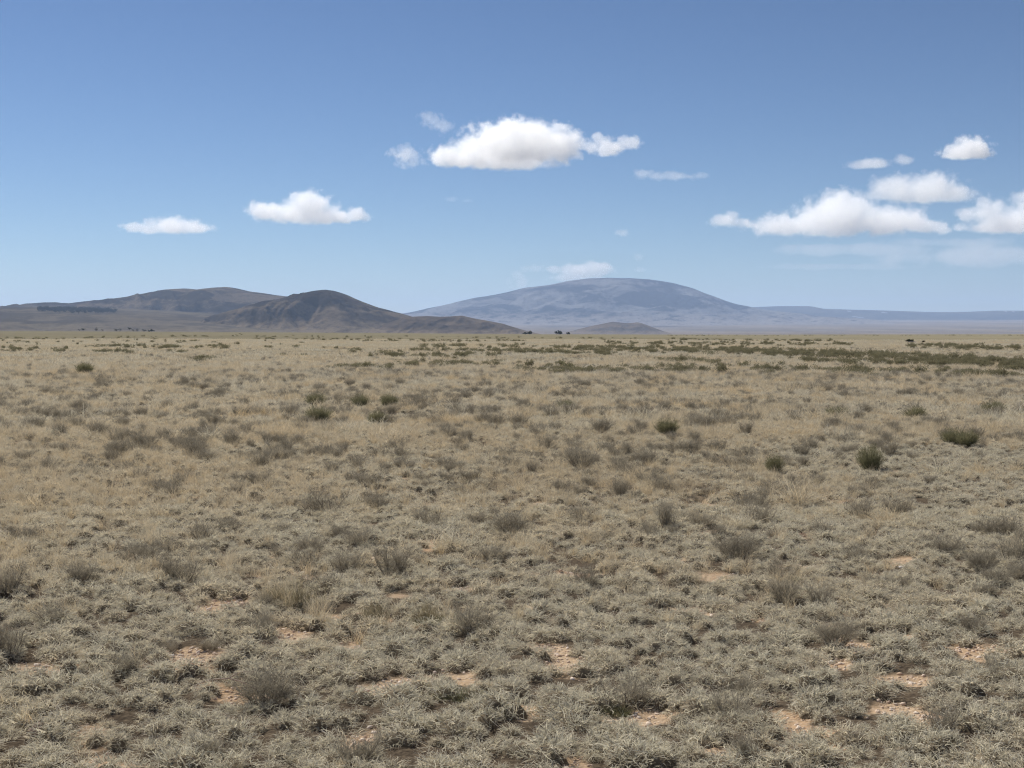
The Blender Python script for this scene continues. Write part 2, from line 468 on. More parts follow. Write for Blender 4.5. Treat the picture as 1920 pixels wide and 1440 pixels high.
make_hill('front_hill', [(350, 622), (395, 603), (440, 587), (470, 578.5), (490, 571), (540, 557.5), (570, 550), (590, 545.5), (610, 543.5), (625, 545), (650, 553), (680, 566), (710, 577), (740, 585), (765, 591), (800, 603), (850, 620), (880, 630)],
          4500, 900, 900, -10, M_HILL, nu=420, nt=140, spur=0.36, spur_w=180, seed=171, power=1.05)
make_hill('foot_hills', [(690, 630), (730, 606), (760, 595), (800, 592.5), (825, 594), (845, 593.5), (866, 591.8), (885, 596), (920, 602.5), (945, 607.5), (965, 614), (990, 621), (1015, 627), (1060, 633)],
          4150, 480, 420, -10, M_CONE, nu=300, nt=110, spur=0.36, spur_w=110, seed=191, power=0.9)

# ------------------------------------------------------------------ clouds (volumes with their own puffs)
def px_at(u, v, D):
    dx, dy, dz = px_dir(u, v)
    t = D / float(dy)
    return Vector((float(dx) * t, D, EYE + float(dz) * t))

def make_cloud(label, D, puffs, dens, base_v=None, thr=0.30, amp=0.55, edge=0.24, nscale=5.0, seed=0, group='small fair weather clouds'):
    """puffs: (u, v, ru, rv) in photo pixels at distance D"""
    rr = random.Random(seed)
    s = D / F
    u0 = sum(p[0] for p in puffs) / len(puffs); v0 = sum(p[1] for p in puffs) / len(puffs)
    cen = px_at(u0, v0, D)
    pl = []
    for (u, v, ru, rv) in puffs:
        c = px_at(u, v, D) - cen
        a, b = ru * s * 1.38, rv * s * 1.38
        d = min(a, 2.2 * b) * 1.0
        c.y = rr.uniform(-0.35, 0.35) * d
        pl.append((c, (a, d, b)))
    bm = bmesh.new()
    grow = 0.96
    for c, rad in pl:
        g = bmesh.ops.create_icosphere(bm, subdivisions=3, radius=1.0)
        for vv in g['verts']:
            vv.co = Vector((vv.co.x * rad[0] * grow + c.x, vv.co.y * rad[1] * grow + c.y, vv.co.z * rad[2] * grow + c.z))
    zb = None
    if base_v is not None:
        zb = (px_at(u0, base_v, D) - cen).z
        for vv in bm.verts: vv.co.z = max(vv.co.z, zb - 0.02 * abs(zb) - 1.0)
    me = bpy.data.meshes.new('cloud'); bm.to_mesh(me); bm.free()
    tmp = bpy.data.objects.new('tmp', me); COL.objects.link(tmp)
    rm = tmp.modifiers.new('r', 'REMESH'); rm.mode = 'VOXEL'
    rm.voxel_size = max(min(p[1][2] for p in pl) * 0.30, max(p[1][0] for p in pl) / 45)
    dg = bpy.context.evaluated_depsgraph_get()
    me2 = bpy.data.meshes.new_from_object(tmp.evaluated_get(dg))
    bpy.data.objects.remove(tmp); bpy.data.meshes.remove(me)
    m = mat('cloud_vapour'); t = NT(m)
    p = t.add('ShaderNodeTexCoord').outputs['Object']
    size = max(p_[1][0] for p_ in pl)
    off = t.vmath('ADD', p, (seed * 913.0, seed * 411.0, 0.0))
    n1 = t.noise(off, nscale / size * 0.55, 7, 0.70, 0.5)
    n2 = t.noise(off, nscale / size * 1.9, 5, 0.70, 0.6)
    wv = t.add('ShaderNodeTexNoise'); t.put(wv.inputs['Vector'], off); wv.inputs['Scale'].default_value = nscale / size * 1.6; wv.inputs['Detail'].default_value = 2.0
    wof = t.vmath('ADD', off, t.vmath('MULTIPLY', t.vmath('SUBTRACT', wv.outputs['Color'], (0.5, 0.5, 0.5)), (size * 0.16,) * 3))
    def cell(sc):
        v_ = t.add('ShaderNodeTexVoronoi', feature='F1'); t.put(v_.inputs['Vector'], wof); v_.inputs['Scale'].default_value = sc
        return t.math('SUBTRACT', 0.5, v_.outputs['Distance'])
    b1 = cell(nscale / size * 0.62); b2 = cell(nscale / size * 1.7)
    f = None
    for c, rad in pl:
        q = t.vmath('MULTIPLY', t.vmath('SUBTRACT', p, tuple(c)), (1 / rad[0], 1 / rad[1], 1 / rad[2]))
        d = t.math('SUBTRACT', 1.0, t.vmath('LENGTH', q))
        if f is None: f = d
        else:
            nd = t.add('ShaderNodeMath', operation='SMOOTH_MAX'); t.put(nd.inputs[0], f); t.put(nd.inputs[1], d); nd.inputs[2].default_value = 0.18
            f = nd.outputs[0]
    if zb is not None:
        sx = t.add('ShaderNodeSeparateXYZ'); t.put(sx.inputs[0], p)
        lo = t.range(sx.outputs[2], zb - size * 0.02, zb + size * 0.16, -0.75, 0.0)
        f = t.math('ADD', f, lo)
    nn = t.math('ADD', t.math('MULTIPLY', t.math('SUBTRACT', n1, 0.5), amp * 1.9), t.math('MULTIPLY', t.math('SUBTRACT', n2, 0.5), amp * 1.35))
    nn = t.math('ADD', nn, t.math('ADD', t.math('MULTIPLY', b1, amp * 1.0), t.math('MULTIPLY', b2, amp * 0.45)))
    e = t.math('SUBTRACT', t.math('ADD', f, nn), thr)
    k = t.math('MULTIPLY', t.math('POWER', t.range(e, 0.0, edge), 1.2), dens * 0.7)
    vs_ = t.add('ShaderNodeVolumeScatter'); vs_.inputs['Color'].default_value = C(0.905, 0.915, 0.925)
    vs_.inputs['Anisotropy'].default_value = 0.25
    t.l.new(k, vs_.inputs['Density']); t.l.new(vs_.outputs[0], t.out.inputs['Volume'])
    m.cycles.volume_step_rate = 0.28
    me2.materials.clear(); me2.materials.append(m)
    o = link('cloud', me2, None, cen)
    tag(o, label, 'cloud', group)
    return o

def build_clouds():
    make_cloud('large bright white cumulus cloud with flat base, highest in mid sky', 12500,
               [(960, 276, 92, 46), (1018, 270, 62, 44), (905, 288, 70, 34), (862, 300, 56, 24), (1052, 274, 42, 32), (950, 305, 112, 22), (838, 290, 34, 24), (1000, 254, 54, 26), (955, 256, 44, 24)],
               0.012, 330, seed=21, amp=0.58, nscale=8.0)
    make_cloud('ragged white cloud scrap joined to the right end of the large cloud', 12500,
               [(1110, 272, 26, 14), (1142, 275, 34, 20), (1176, 270, 26, 14), (1120, 262, 16, 12)], 0.010, 296, seed=2, amp=0.62, nscale=3.5)
    make_cloud('thin wisp of cloud trailing below the left end of the large cloud', 12500,
               [(764, 294, 28, 20), (745, 290, 20, 12), (778, 300, 18, 16)], 0.0045, None, seed=3, amp=0.95, nscale=3.0)
    make_cloud('faint curled wisp above the left end of the large cloud', 12500,
               [(806, 224, 22, 14), (836, 240, 16, 16), (820, 232, 20, 12)], 0.0032, None, seed=4, amp=0.95, nscale=3.0)
    make_cloud('domed white cloud with a tail, second from the left', 19000,
               [(578, 385, 46, 28), (560, 400, 72, 22), (500, 395, 42, 20), (610, 405, 42, 20), (640, 408, 30, 12), (668, 402, 26, 14)], 0.0085, 432, seed=5, amp=0.56, nscale=7.0)
    make_cloud('low flat white cloud, leftmost in the sky', 19000,
               [(315, 424, 50, 20), (290, 430, 62, 13), (345, 428, 46, 18), (372, 428, 34, 11), (248, 426, 24, 9)], 0.0060, 448, seed=6, amp=0.5)
    make_cloud('long pale cumulus bank low in the right of the sky', 21500,
               [(1480, 430, 84, 30), (1560, 420, 82, 48), (1580, 385, 50, 30), (1650, 425, 86, 36), (1440, 432, 44, 26), (1700, 420, 40, 22), (1540, 440, 150, 18), (1610, 395, 40, 20), (1735, 428, 44, 16), (1770, 434, 40, 12)],
               0.0062, 458, seed=7, amp=0.60, nscale=11.0)
    make_cloud('small pale cloud tip left of the long cumulus bank', 21500,
               [(1356, 414, 34, 13), (1372, 410, 22, 15), (1385, 418, 24, 9)], 0.0042, None, seed=8, amp=0.5, nscale=3.0)
    make_cloud('broad oval cloud above the long cumulus bank', 18000,
               [(1685, 357, 60, 30), (1740, 360, 70, 34), (1720, 374, 90, 20), (1795, 364, 40, 22)], 0.0050, 392, seed=9, amp=0.56, nscale=8.0)
    make_cloud('small compact white cloud, highest at the right', 15500,
               [(1820, 280, 40, 24), (1800, 288, 40, 15), (1835, 285, 26, 20)], 0.0130, 304, seed=10, amp=0.58)
    make_cloud('flat sliver of cloud left of the small compact cloud', 15500,
               [(1630, 308, 42, 13), (1612, 311, 28, 9), (1695, 298, 26, 10)], 0.0052, 323, seed=11, amp=0.5, nscale=3.5)
    make_cloud('puffy cloud cut by the right picture edge', 21500,
               [(1850, 394, 36, 26), (1815, 402, 24, 16), (1905, 420, 70, 32), (1865, 432, 90, 16), (1945, 405, 50, 36)], 0.0056, 448, seed=12, amp=0.56, nscale=8.0)
    make_cloud('dim cloud scrap at the right picture edge, above the puffy one', 21500,
               [(1915, 372, 26, 14), (1940, 366, 30, 16)], 0.004, None, seed=13, amp=0.5)
    make_cloud('bright low cloud peeping over the dome mountain', 34000,
               [(1110, 506, 40, 16), (1075, 508, 34, 14), (1125, 500, 26, 9), (1085, 520, 60, 12), (1040, 506, 18, 10)], 0.0030, None, seed=14, amp=0.5, nscale=3.5)
    make_cloud('faint scrap of cloud on the left shoulder of the mountain', 34000,
               [(975, 530, 22, 14), (1000, 503, 24, 7), (968, 518, 14, 14)], 0.0011, None, seed=15, amp=0.95, nscale=3.0)
    make_cloud('thin wisp below the right tail of the large cloud', 14500,
               [(1205, 326, 22, 10), (1258, 330, 40, 9), (1295, 331, 34, 7)], 0.0034, None, seed=16, amp=0.9, nscale=3.0)
    make_cloud('tiny faint wisp under the large cloud, left of the mountain', 18000, [(846, 373, 14, 6), (876, 376, 12, 4)], 0.0016, None, seed=23, amp=0.5)
    make_cloud('tiny faint puff high over the mountain', 24000, [(1168, 437, 13, 8), (1160, 436, 9, 6)], 0.0030, None, seed=17, amp=0.4)
    make_cloud('tiny faint puff just above the mountain right shoulder', 30000, [(1197, 482, 11, 9), (1200, 506, 13, 6)], 0.0013, None, seed=18, amp=0.4)
    make_cloud('thin grey veil streak under the long cumulus bank', 26000,
               [(1640, 468, 230, 14), (1850, 480, 230, 24), (1780, 455, 150, 12), (1560, 500, 200, 8)], 0.0011, None, seed=19, amp=0.45, nscale=6.0, group='thin veils')
build_clouds()

# ------------------------------------------------------------------ haze
def build_haze():
    bm = bmesh.new(); bmesh.ops.create_cube(bm, size=1.0)
    x, y0, y1, z0, z1 = 27500, -27500, 27500, -60, 680
    for v in bm.verts:
        v.co = Vector((v.co.x * 2 * x, y0 + (v.co.y + 0.5) * (y1 - y0), z0 + (v.co.z + 0.5) * (z1 - z0)))
    me = bpy.data.meshes.new('haze'); bm.to_mesh(me); bm.free()
    m = mat('haze_air'); t = NT(m)
    pv = t.add('ShaderNodeVolumePrincipled')
    pv.inputs['Color'].default_value = C(0.49, 0.665, 1.0)
    pv.inputs['Density'].default_value = 4.7e-5
    pv.inputs['Anisotropy'].default_value = 0.1
    t.l.new(pv.outputs[0], t.out.inputs['Volume'])
    me.materials.append(m)
    tag(link('haze', me), 'pale blue air haze over the whole plain', kind='stuff')
build_haze()

# ------------------------------------------------------------------ plant meshes
def unit(a): return a / np.maximum(np.linalg.norm(a, axis=-1, keepdims=True), 1e-9)

def ribbons(base, d, L, W, bend, curl, rng, segs=4, flat=0.25, h0=0.0):
    """curved tapering blades -> verts, quads, rnd, hgt"""
    n = len(base)
    up = np.array([0, 0, 1.0])
    side = unit(np.cross(d, up) + rng.normal(0, flat, (n, 3)))
    out = np.cross(side, d)
    out = np.where((out[:, 2:3] > 0), -out, out)          # bend down and outwards
    t = np.linspace(0, 1, segs + 1)[None, :, None]
    P = base[:, None] + d[:, None] * L[:, None, None] * t * (1 - 0.25 * t * bend[:, None, None]) \
        + out[:, None] * (L * bend)[:, None, None] * t * t \
        + side[:, None] * (L * curl)[:, None, None] * np.sin(t * 3.6)
    w = (W[:, None, None] * 0.5) * (1 - 0.75 * t ** 1.5)
    tw = rng.uniform(0, 2 * np.pi, n)
    wd = unit(side * np.cos(tw)[:, None] + out * np.sin(tw)[:, None])
    A = P - wd[:, None] * w; B = P + wd[:, None] * w
    V = np.stack([A, B], 2).reshape(-1, 3)
    k = 2 * (segs + 1)
    b0 = (np.arange(n) * k)[:, None]; j = (np.arange(segs) * 2)[None, :]
    q = np.stack([b0 + j, b0 + j + 1, b0 + j + 3, b0 + j + 2], -1).reshape(-1, 4)
    rnd = np.repeat(rng.random(n), k)
    hg = np.tile(np.repeat(np.linspace(h0, 1, segs + 1), 2), n)
    return V, q, rnd, hg

def merge(parts):
    V, Q, R, H = [], [], [], []; o = 0
    for v, q, r_, h in parts:
        V.append(v); Q.append(q + o); R.append(r_); H.append(h); o += len(v)
    return np.concatenate(V), np.concatenate(Q), np.concatenate(R), np.concatenate(H)

def dirs(n, rng, el0, el1):
    az = rng.uniform(0, 2 * np.pi, n); el = np.radians(rng.uniform(el0, el1, n))
    return np.stack([np.cos(az) * np.cos(el), np.sin(az) * np.cos(el), np.sin(el)], -1)

def grama(rng, n=80, rad=0.055, L=(0.032, 0.078), W=0.0026, segs=4, el=(8, 82)):
    d = dirs(n, rng, *el)
    rr = rad * np.sqrt(rng.random(n))
    base = np.stack([d[:, 0], d[:, 1], np.zeros(n)], -1); base = unit(base) * rr[:, None]
    base += rng.normal(0, rad * 0.18, (n, 3)) * np.array([1, 1, 0]); base[:, 2] = -0.006
    Ls = rng.uniform(L[0], L[1], n)
    return ribbons(base, d, Ls, W * rng.uniform(0.7, 1.3, n), rng.uniform(0.1, 1.3, n), rng.normal(0, 0.26, n), rng, segs)

def cushion(rng, R_=0.07, H=0.05, n=230, W=0.0022, thatch=True):
    """grama cushion: a dead thatch core and living blades arching out of it"""
    a = rng.uniform(0, 2 * np.pi, n); cz = rng.uniform(-0.05, 1, n); sr = np.sqrt(np.clip(1 - cz * cz, 0, 1))
    lob = 1 + 0.22 * np.sin(a * 2 + rng.uniform(0, 6)) + 0.14 * np.sin(a * 5 + rng.uniform(0, 6))
    nrm = np.stack([np.cos(a) * sr, np.sin(a) * sr, cz], -1)
    base = nrm * np.array([R_ * 0.78, R_ * 0.78, H * 0.62]) * np.stack([lob, lob, np.ones(n)], -1)
    base[:, 2] = np.maximum(base[:, 2], 0.0)
    d = unit(nrm * 0.8 + rng.normal(0, 0.50, (n, 3)) + np.array([0, 0, 0.42]))
    L = rng.uniform(0.018, 0.042, n)
    bl = ribbons(base, d, L, W * rng.uniform(0.7, 1.35, n), rng.uniform(0.0, 1.1, n), rng.normal(0, 0.28, n), rng, 3)
    nu, nv = 12, 5; V = []
    ph = rng.uniform(0, 6, 2)
    for i in range(nu):
        for j in range(nv):
            t = 2 * math.pi * i / nu; q = j / (nv - 1) * math.pi / 2
            k = 0.86 * (1 + 0.22 * math.sin(t * 2 + ph[0]) + 0.14 * math.sin(t * 5 + ph[1]))
            V.append((math.cos(t) * math.cos(q) * R_ * k, math.sin(t) * math.cos(q) * R_ * k, -0.05 + math.sin(q) * (H * 0.72 + 0.038)))
    return bl, (np.array(V), grid_faces(nu, nv, True))

def cushion_mesh(rng, R_, H, n, W):
    bl, (cv, cf) = cushion(rng, R_, H, n, W)
    V = np.concatenate([bl[0], cv]); Q = np.concatenate([bl[1], cf + len(bl[0])])
    me = mesh_np('grama_cushion', V, Q, M_GRAMA, {'rnd': np.concatenate([bl[2], np.full(len(cv), 0.5)]), 'hgt': np.concatenate([bl[3], np.zeros(len(cv))])})
    me.materials.append(M_THATCH)
    mi = np.zeros(len(Q), np.int32); mi[len(bl[1]):] = 1
    me.polygons.foreach_set('material_index', mi)
    return me

def straw(rng, n=45, rad=0.04, L=(0.10, 0.21), W=0.0024, segs=3, el=(52, 88)):
    d = dirs(n, rng, *el)
    base = rng.normal(0, rad * 0.5, (n, 3)); base[:, 2] = -0.006
    Ls = rng.uniform(L[0], L[1], n)
    return ribbons(base, d, Ls, W * rng.uniform(0.7, 1.3, n), rng.uniform(0.05, 0.45, n), rng.normal(0, 0.07, n), rng, segs)

def shift(p, dx, dy, s=1.0):
    v, q, r_, h = p
    return v * s + np.array([dx, dy, 0]), q, r_, h

def patch(rng, size, n_tuft, kind_mix, blade_w, nb, s=1.0):
    ps = []
    for i in range(n_tuft):
        a = rng.uniform(0, 2 * np.pi); rr = size * math.sqrt(rng.random())
        if rng.random() < kind_mix: p = straw(rng, nb, 0.10, (0.09, 0.21), blade_w, 2, (38, 86))
        else: p = grama(rng, nb, 0.085, (0.05, 0.12), blade_w, 2)
        ps.append(shift(p, rr * math.cos(a), rr * math.sin(a), s * rng.uniform(0.8, 1.3)))
    return merge(ps)

def src_collection(name, meshes):
    c = bpy.data.collections.new(name)
    for i, me in enumerate(meshes):
        o = bpy.data.objects.new('%s_%02d' % (name, i), me); c.objects.link(o)
    return c

def to_mesh(name, p, material):
    return mesh_np(name, p[0], p[1], material, {'rnd': p[2], 'hgt': p[3]})

def scatter(name, label, coll, pts, rotz, scl, idx, tint, tilt=0.12):
    """one uncountable stuff object: instances on points"""
    n = len(pts)
    me = bpy.data.meshes.new(name)
    me.vertices.add(n); me.vertices.foreach_set('co', np.asarray(pts, np.float32).ravel())
    rot = np.stack([RNG.normal(0, tilt, n), RNG.normal(0, tilt, n), rotz], -1)
    a = me.attributes.new('rot', 'FLOAT_VECTOR', 'POINT'); a.data.foreach_set('vector', rot.astype(np.float32).ravel())
    a = me.attributes.new('scl', 'FLOAT', 'POINT'); a.data.foreach_set('value', np.asarray(scl, np.float32))
    a = me.attributes.new('tint', 'FLOAT', 'POINT'); a.data.foreach_set('value', np.asarray(tint, np.float32))
    a = me.attributes.new('pick', 'INT', 'POINT'); a.data.foreach_set('value', np.asarray(idx, np.int32))
    o = link(name, me)
    ng = bpy.data.node_groups.new(name, 'GeometryNodeTree')
    ng.interface.new_socket('Geometry', in_out='INPUT', socket_type='NodeSocketGeometry')
    ng.interface.new_socket('Geometry', in_out='OUTPUT', socket_type='NodeSocketGeometry')
    N, Lk = ng.nodes, ng.links
    gi, go = N.new('NodeGroupInput'), N.new('NodeGroupOutput')
    ip = N.new('GeometryNodeInstanceOnPoints'); ci = N.new('GeometryNodeCollectionInfo')
    ci.inputs['Collection'].default_value = coll
    ci.inputs['Separate Children'].default_value = True; ci.inputs['Reset Children'].default_value = True
    def na(nm, typ):
        nd = N.new('GeometryNodeInputNamedAttribute'); nd.data_type = typ; nd.inputs['Name'].default_value = nm
        return nd.outputs['Attribute']
    er = N.new('FunctionNodeEulerToRotation')
    Lk.new(na('rot', 'FLOAT_VECTOR'), er.inputs[0])
    Lk.new(gi.outputs[0], ip.inputs['Points']); Lk.new(ci.outputs[0], ip.inputs['Instance'])
    ip.inputs['Pick Instance'].default_value = True
    Lk.new(na('pick', 'INT'), ip.inputs['Instance Index']); Lk.new(er.outputs[0], ip.inputs['Rotation'])
    Lk.new(na('scl', 'FLOAT'), ip.inputs['Scale'])
    Lk.new(ip.outputs[0], go.inputs[0])
    md = o.modifiers.new('scatter', 'NODES'); md.node_group = ng
    tag(o, label, kind='stuff')
    return o

HALF = math.radians(23.5)
def wedge(r0, r1, dens):
    """random points on the visible part of the plain"""
    area = HALF * (r1 * r1 - r0 * r0)
    n = int(area * dens)
    rr = np.sqrt(RNG.uniform(r0 * r0, r1 * r1, n)); a = RNG.uniform(-HALF, HALF, n)
    x = rr * np.sin(a) + np.where(rr < 12, RNG.uniform(-0.8, 0.8, n), 0); y = rr * np.cos(a)
    return x, y

def straw_zone(x, y):
    """0 grey grama mats .. 1 straw coloured taller grass"""
    r = np.hypot(x, y)
    n = fbm(x / 3.0, y / 4.2, 3, 81) * 0.9 + 0.35 * fbm(x / 14, y / 18, 2, 83)
    u = (x / np.maximum(y, 1)) / 0.37                     # -1 left .. 1 right
    lim = np.interp(r, [4, 6.5, 9, 13, 20, 32, 60], [-0.55, -0.45, -0.10, 0.10, 0.20, 0.42, 0.5])
    return np.clip(0.5 + 1.1 * (n + lim - 0.18 * u * (1 - sstep(20, 40, r))), 0, 1)

def build_grass():
    rng = np.random.default_rng(5)
    g_src = src_collection('grama_tuft', [to_mesh('grama_tuft', grama(rng, 105, 0.022 + 0.008 * (i % 3), (0.022, 0.054), W=0.0020 + 0.0004 * (i % 2)), M_GRAMA) for i in range(8)])
    s_src = src_collection('straw_tuft', [to_mesh('straw_tuft', straw(rng, 42 + 6 * (i % 3)), M_STRAW) for i in range(6)])
    # near mats
    xa, ya = wedge(3.2, 15.0, 42); xb, yb = wedge(15.0, 26.0, 26)
    x = np.concatenate([xa, xb]); y = np.concatenate([ya, yb]); far_ = np.concatenate([np.ones(len(xa)), np.full(len(xb), 1.35)])
    b = bare(x, y); sz = straw_zone(x, y)
    m, hr = hummock(x, y)
    m_, _q = hummock(x + 3.7, y - 1.9, 0.105, 0.09)
    hr = 0.5 * hr + 0.5 * _q
    keep = (RNG.random(len(x)) < np.clip(2.1 - 1.85 * m, 0.02, 1) * np.clip(1.9 - 1.5 * m_, 0.10, 1)) & (RNG.random(len(x)) > b * 0.88) & (RNG.random(len(x)) > 0.30 * sz)
    x, y, sz, m, hr, far_ = x[keep], y[keep], sz[keep], m[keep], hr[keep], far_[keep]
    n = len(x)
    sc = np.exp(RNG.normal(0.0, 0.22, n)) * (1.12 - 0.25 * np.clip(m, 0, 1.2)) * far_
    tint = np.clip(0.10 + 0.5 * sz + 0.35 * fbm(x / 0.7, y / 0.7, 2, 91) + 0.35 * (hr - 0.4) + RNG.normal(0, 0.10, n), 0, 1)
    scatter('grama_grass', 'mats of low curly grey straw coloured grass covering the near plain', g_src,
            np.stack([x, y, gz(x, y)], -1), RNG.uniform(0, 6.28, n), sc, RNG.integers(0, 8, n), tint)
    # cushions: spread so that most keep a dark gap to the next one
    k_src = src_collection('grama_cushion', [cushion_mesh(rng, [0.050, 0.066, 0.082, 0.058, 0.072, 0.060, 0.092, 0.045][i], [0.054, 0.062, 0.064, 0.072, 0.056, 0.060, 0.068, 0.050][i], [155, 205, 265, 195, 230, 195, 300, 145][i], 0.0030) for i in range(8)])
    P = []; cell = 0.098
    for (r0, r1, cl) in ((3.2, 13.0, 0.124), (13.0, 27.0, 0.146), (27.0, 46.0, 0.20)):
        ny = int((r1 - r0) / cl * 1.08); 
        ys = np.arange(r0 * math.cos(HALF) - 0.2, r1, cl)
        for yy in ys:
            half = max(0.6, yy * math.tan(HALF)) + 0.8
            xs = np.arange(-half, half, cl) + RNG.uniform(0, cl)
            P.append(np.stack([xs + RNG.normal(0, cl * 0.30, len(xs)), np.full(len(xs), yy) + RNG.normal(0, cl * 0.30, len(xs))], -1))
    P = np.concatenate(P); x, y = P[:, 0], P[:, 1]
    rr_ = np.hypot(x, y); b = bare(x, y); sz = straw_zone(x, y); m, hr = hummock(x, y, 0.34, 0.30)
    keep = (rr_ > 3.2) & (RNG.random(len(x)) > b * 0.97) & (RNG.random(len(x)) < np.clip(1.75 - 1.25 * m, 0.16, 0.97)) & (RNG.random(len(x)) > 0.42 * sz)
    x, y, sz, hr, m = x[keep], y[keep], sz[keep], hr[keep], m[keep]; n = len(x)
    tint = np.clip(0.05 + 0.55 * sz + 0.4 * fbm(x / 0.9, y / 0.9, 2, 92) + 0.3 * (hr - 0.4) + RNG.normal(0, 0.12, n), 0, 1)
    scatter('grama_cushions', 'low grey green grass cushions with dark gaps between them', k_src,
            np.stack([x, y, gz(x, y)], -1), RNG.uniform(0, 6.28, n), np.clip(np.exp(RNG.normal(0.0, 0.27, n)), 0.5, 1.35) * (1.2 - 0.3 * np.clip(m, 0, 1.2)) * np.interp(np.hypot(x, y), [24, 32], [1.0, 1.4]), RNG.integers(0, 8, n), tint, 0.08)
    # near straw
    x, y = wedge(3.2, 26.0, 60)
    b = bare(x, y); sz = straw_zone(x, y)
    keep = (RNG.random(len(x)) < 0.03 + 0.97 * sz ** 1.6) & (RNG.random(len(x)) > b)
    x, y, sz = x[keep], y[keep], sz[keep]; n = len(x)
    tint = np.clip(0.35 + 0.45 * fbm(x / 1.1, y / 1.1, 2, 95) + RNG.normal(0, 0.2, n), 0, 1)
    scatter('straw_grass', 'taller thin straw yellow grass between the grey mats', s_src,
            np.stack([x, y, gz(x, y)], -1), RNG.uniform(0, 6.28, n), RNG.uniform(0.45, 1.0, n), RNG.integers(0, 6, n), tint)
    # middle distance: bigger pieces of sward
    p_src = src_collection('sward_piece', [to_mesh('sward_piece', patch(rng, 0.45, 13, 0.30 + 0.10 * (i % 5), 0.0046, 44), M_STRAW if i % 2 else M_GRAMA) for i in range(8)])
    x, y = wedge(22.0, 80.0, 5.4)
    keep = RNG.random(len(x)) < np.clip(0.62 + 1.1 * fbm(x / 1.0, y / 1.5, 3, 44), 0.2, 1) * np.interp(np.hypot(x, y), [22, 40, 52], [0.55, 0.7, 1.0])
    x, y = x[keep], y[keep]; n = len(x)
    sz = straw_zone(x, y)
    tint = np.clip(0.05 + 0.45 * sz + 0.9 * fbm(x / 2.5, y / 5, 3, 97) + RNG.normal(0, 0.2, n), 0, 1)
    scatter('dry_sward', 'pale dry grass of the middle distance', p_src,
            np.stack([x, y, gz(x, y)], -1), RNG.uniform(0, 6.28, n), np.exp(RNG.normal(-0.05, 0.22, n)), RNG.integers(0, 8, n), tint, 0.05)
    def clump(rng, n, w, h):
        d = dirs(n, rng, 25, 88); base = rng.normal(0, w * 0.30, (n, 3)); base[:, 2] = 0
        return ribbons(base, d, h * rng.uniform(0.45, 1.05, n), rng.uniform(0.0026, 0.0046, n), rng.uniform(0.0, 0.5, n), rng.normal(0, 0.10, n), rng, 3)
    c_src = src_collection('grass_clump', [to_mesh('grass_clump', clump(rng, 170, 0.12 + 0.02 * (i % 4), 0.17 + 0.03 * (i % 3)), M_STRAW if i % 3 else M_GRAMA) for i in range(9)])
    x, y = wedge(9.0, 85.0, 2.6)
    keep = RNG.random(len(x)) < np.clip(0.45 + 1.3 * fbm(x / 2.2, y / 3.0, 3, 45), 0.05, 1) * np.interp(np.hypot(x, y), [9, 16, 24], [0.12, 0.5, 1.0]) * (1 - bare(x, y))
    x, y = x[keep], y[keep]; n = len(x)
    tint = np.clip(0.35 + 1.0 * fbm(x / 3.5, y / 6, 3, 99) + RNG.normal(0, 0.22, n), 0, 1)
    scatter('grass_clumps', 'taller straw grass clumps mottling the middle distance', c_src,
            np.stack([x, y, gz(x, y)], -1), RNG.uniform(0, 6.28, n), np.exp(RNG.normal(-0.15, 0.28, n)), RNG.integers(0, 9, n), tint, 0.08)
    q_src = src_collection('far_sward_piece', [to_mesh('far_sward_piece', patch(rng, 1.5, 60, 0.5, 0.016, 12, 1.1), M_STRAW if i % 2 else M_GRAMA) for i in range(6)])
    x, y = wedge(72.0, 330.0, 0.50)
    keep = RNG.random(len(x)) < np.interp(np.hypot(x, y), [70, 140, 330], [1, 0.7, 0.3])
    x, y = x[keep], y[keep]; n = len(x)
    tint = np.clip(0.30 + 0.7 * fbm(x / 14, y / 40, 3, 98) + RNG.normal(0, 0.15, n), 0, 1)
    scatter('tan_sward', 'tan dry grass of the far plain', q_src,
            np.stack([x, y, gz(x, y)], -1), RNG.uniform(0, 6.28, n), RNG.uniform(0.8, 1.2, n), RNG.integers(0, 6, n), tint, 0.02)
build_grass()

def rock_mesh(name, rng, rad, material, flat=0.6, sub=2):
    bm = bmesh.new(); bmesh.ops.create_icosphere(bm, subdivisions=sub, radius=1.0)
    off = rng.uniform(0, 50, 3)
    V = np.array([v.co[:] for v in bm.verts])
    k = 1 + 0.28 * vnoise(V[:, 0] * 1.3 + off[0], V[:, 1] * 1.3 + V[:, 2] + off[1], 7) + 0.12 * vnoise(V[:, 0] * 3 + off[2], V[:, 2] * 3 + V[:, 1], 8)
    V = V * k[:, None] * np.array([1.0, rng.uniform(0.6, 0.9), flat]) * rad
    Fc = np.array([[v.index for v in f.verts] for f in bm.faces]); bm.free()
    return mesh_np(name, V, Fc, material, {'rnd': np.full(len(V), rng.random()), 'hgt': np.zeros(len(V))})

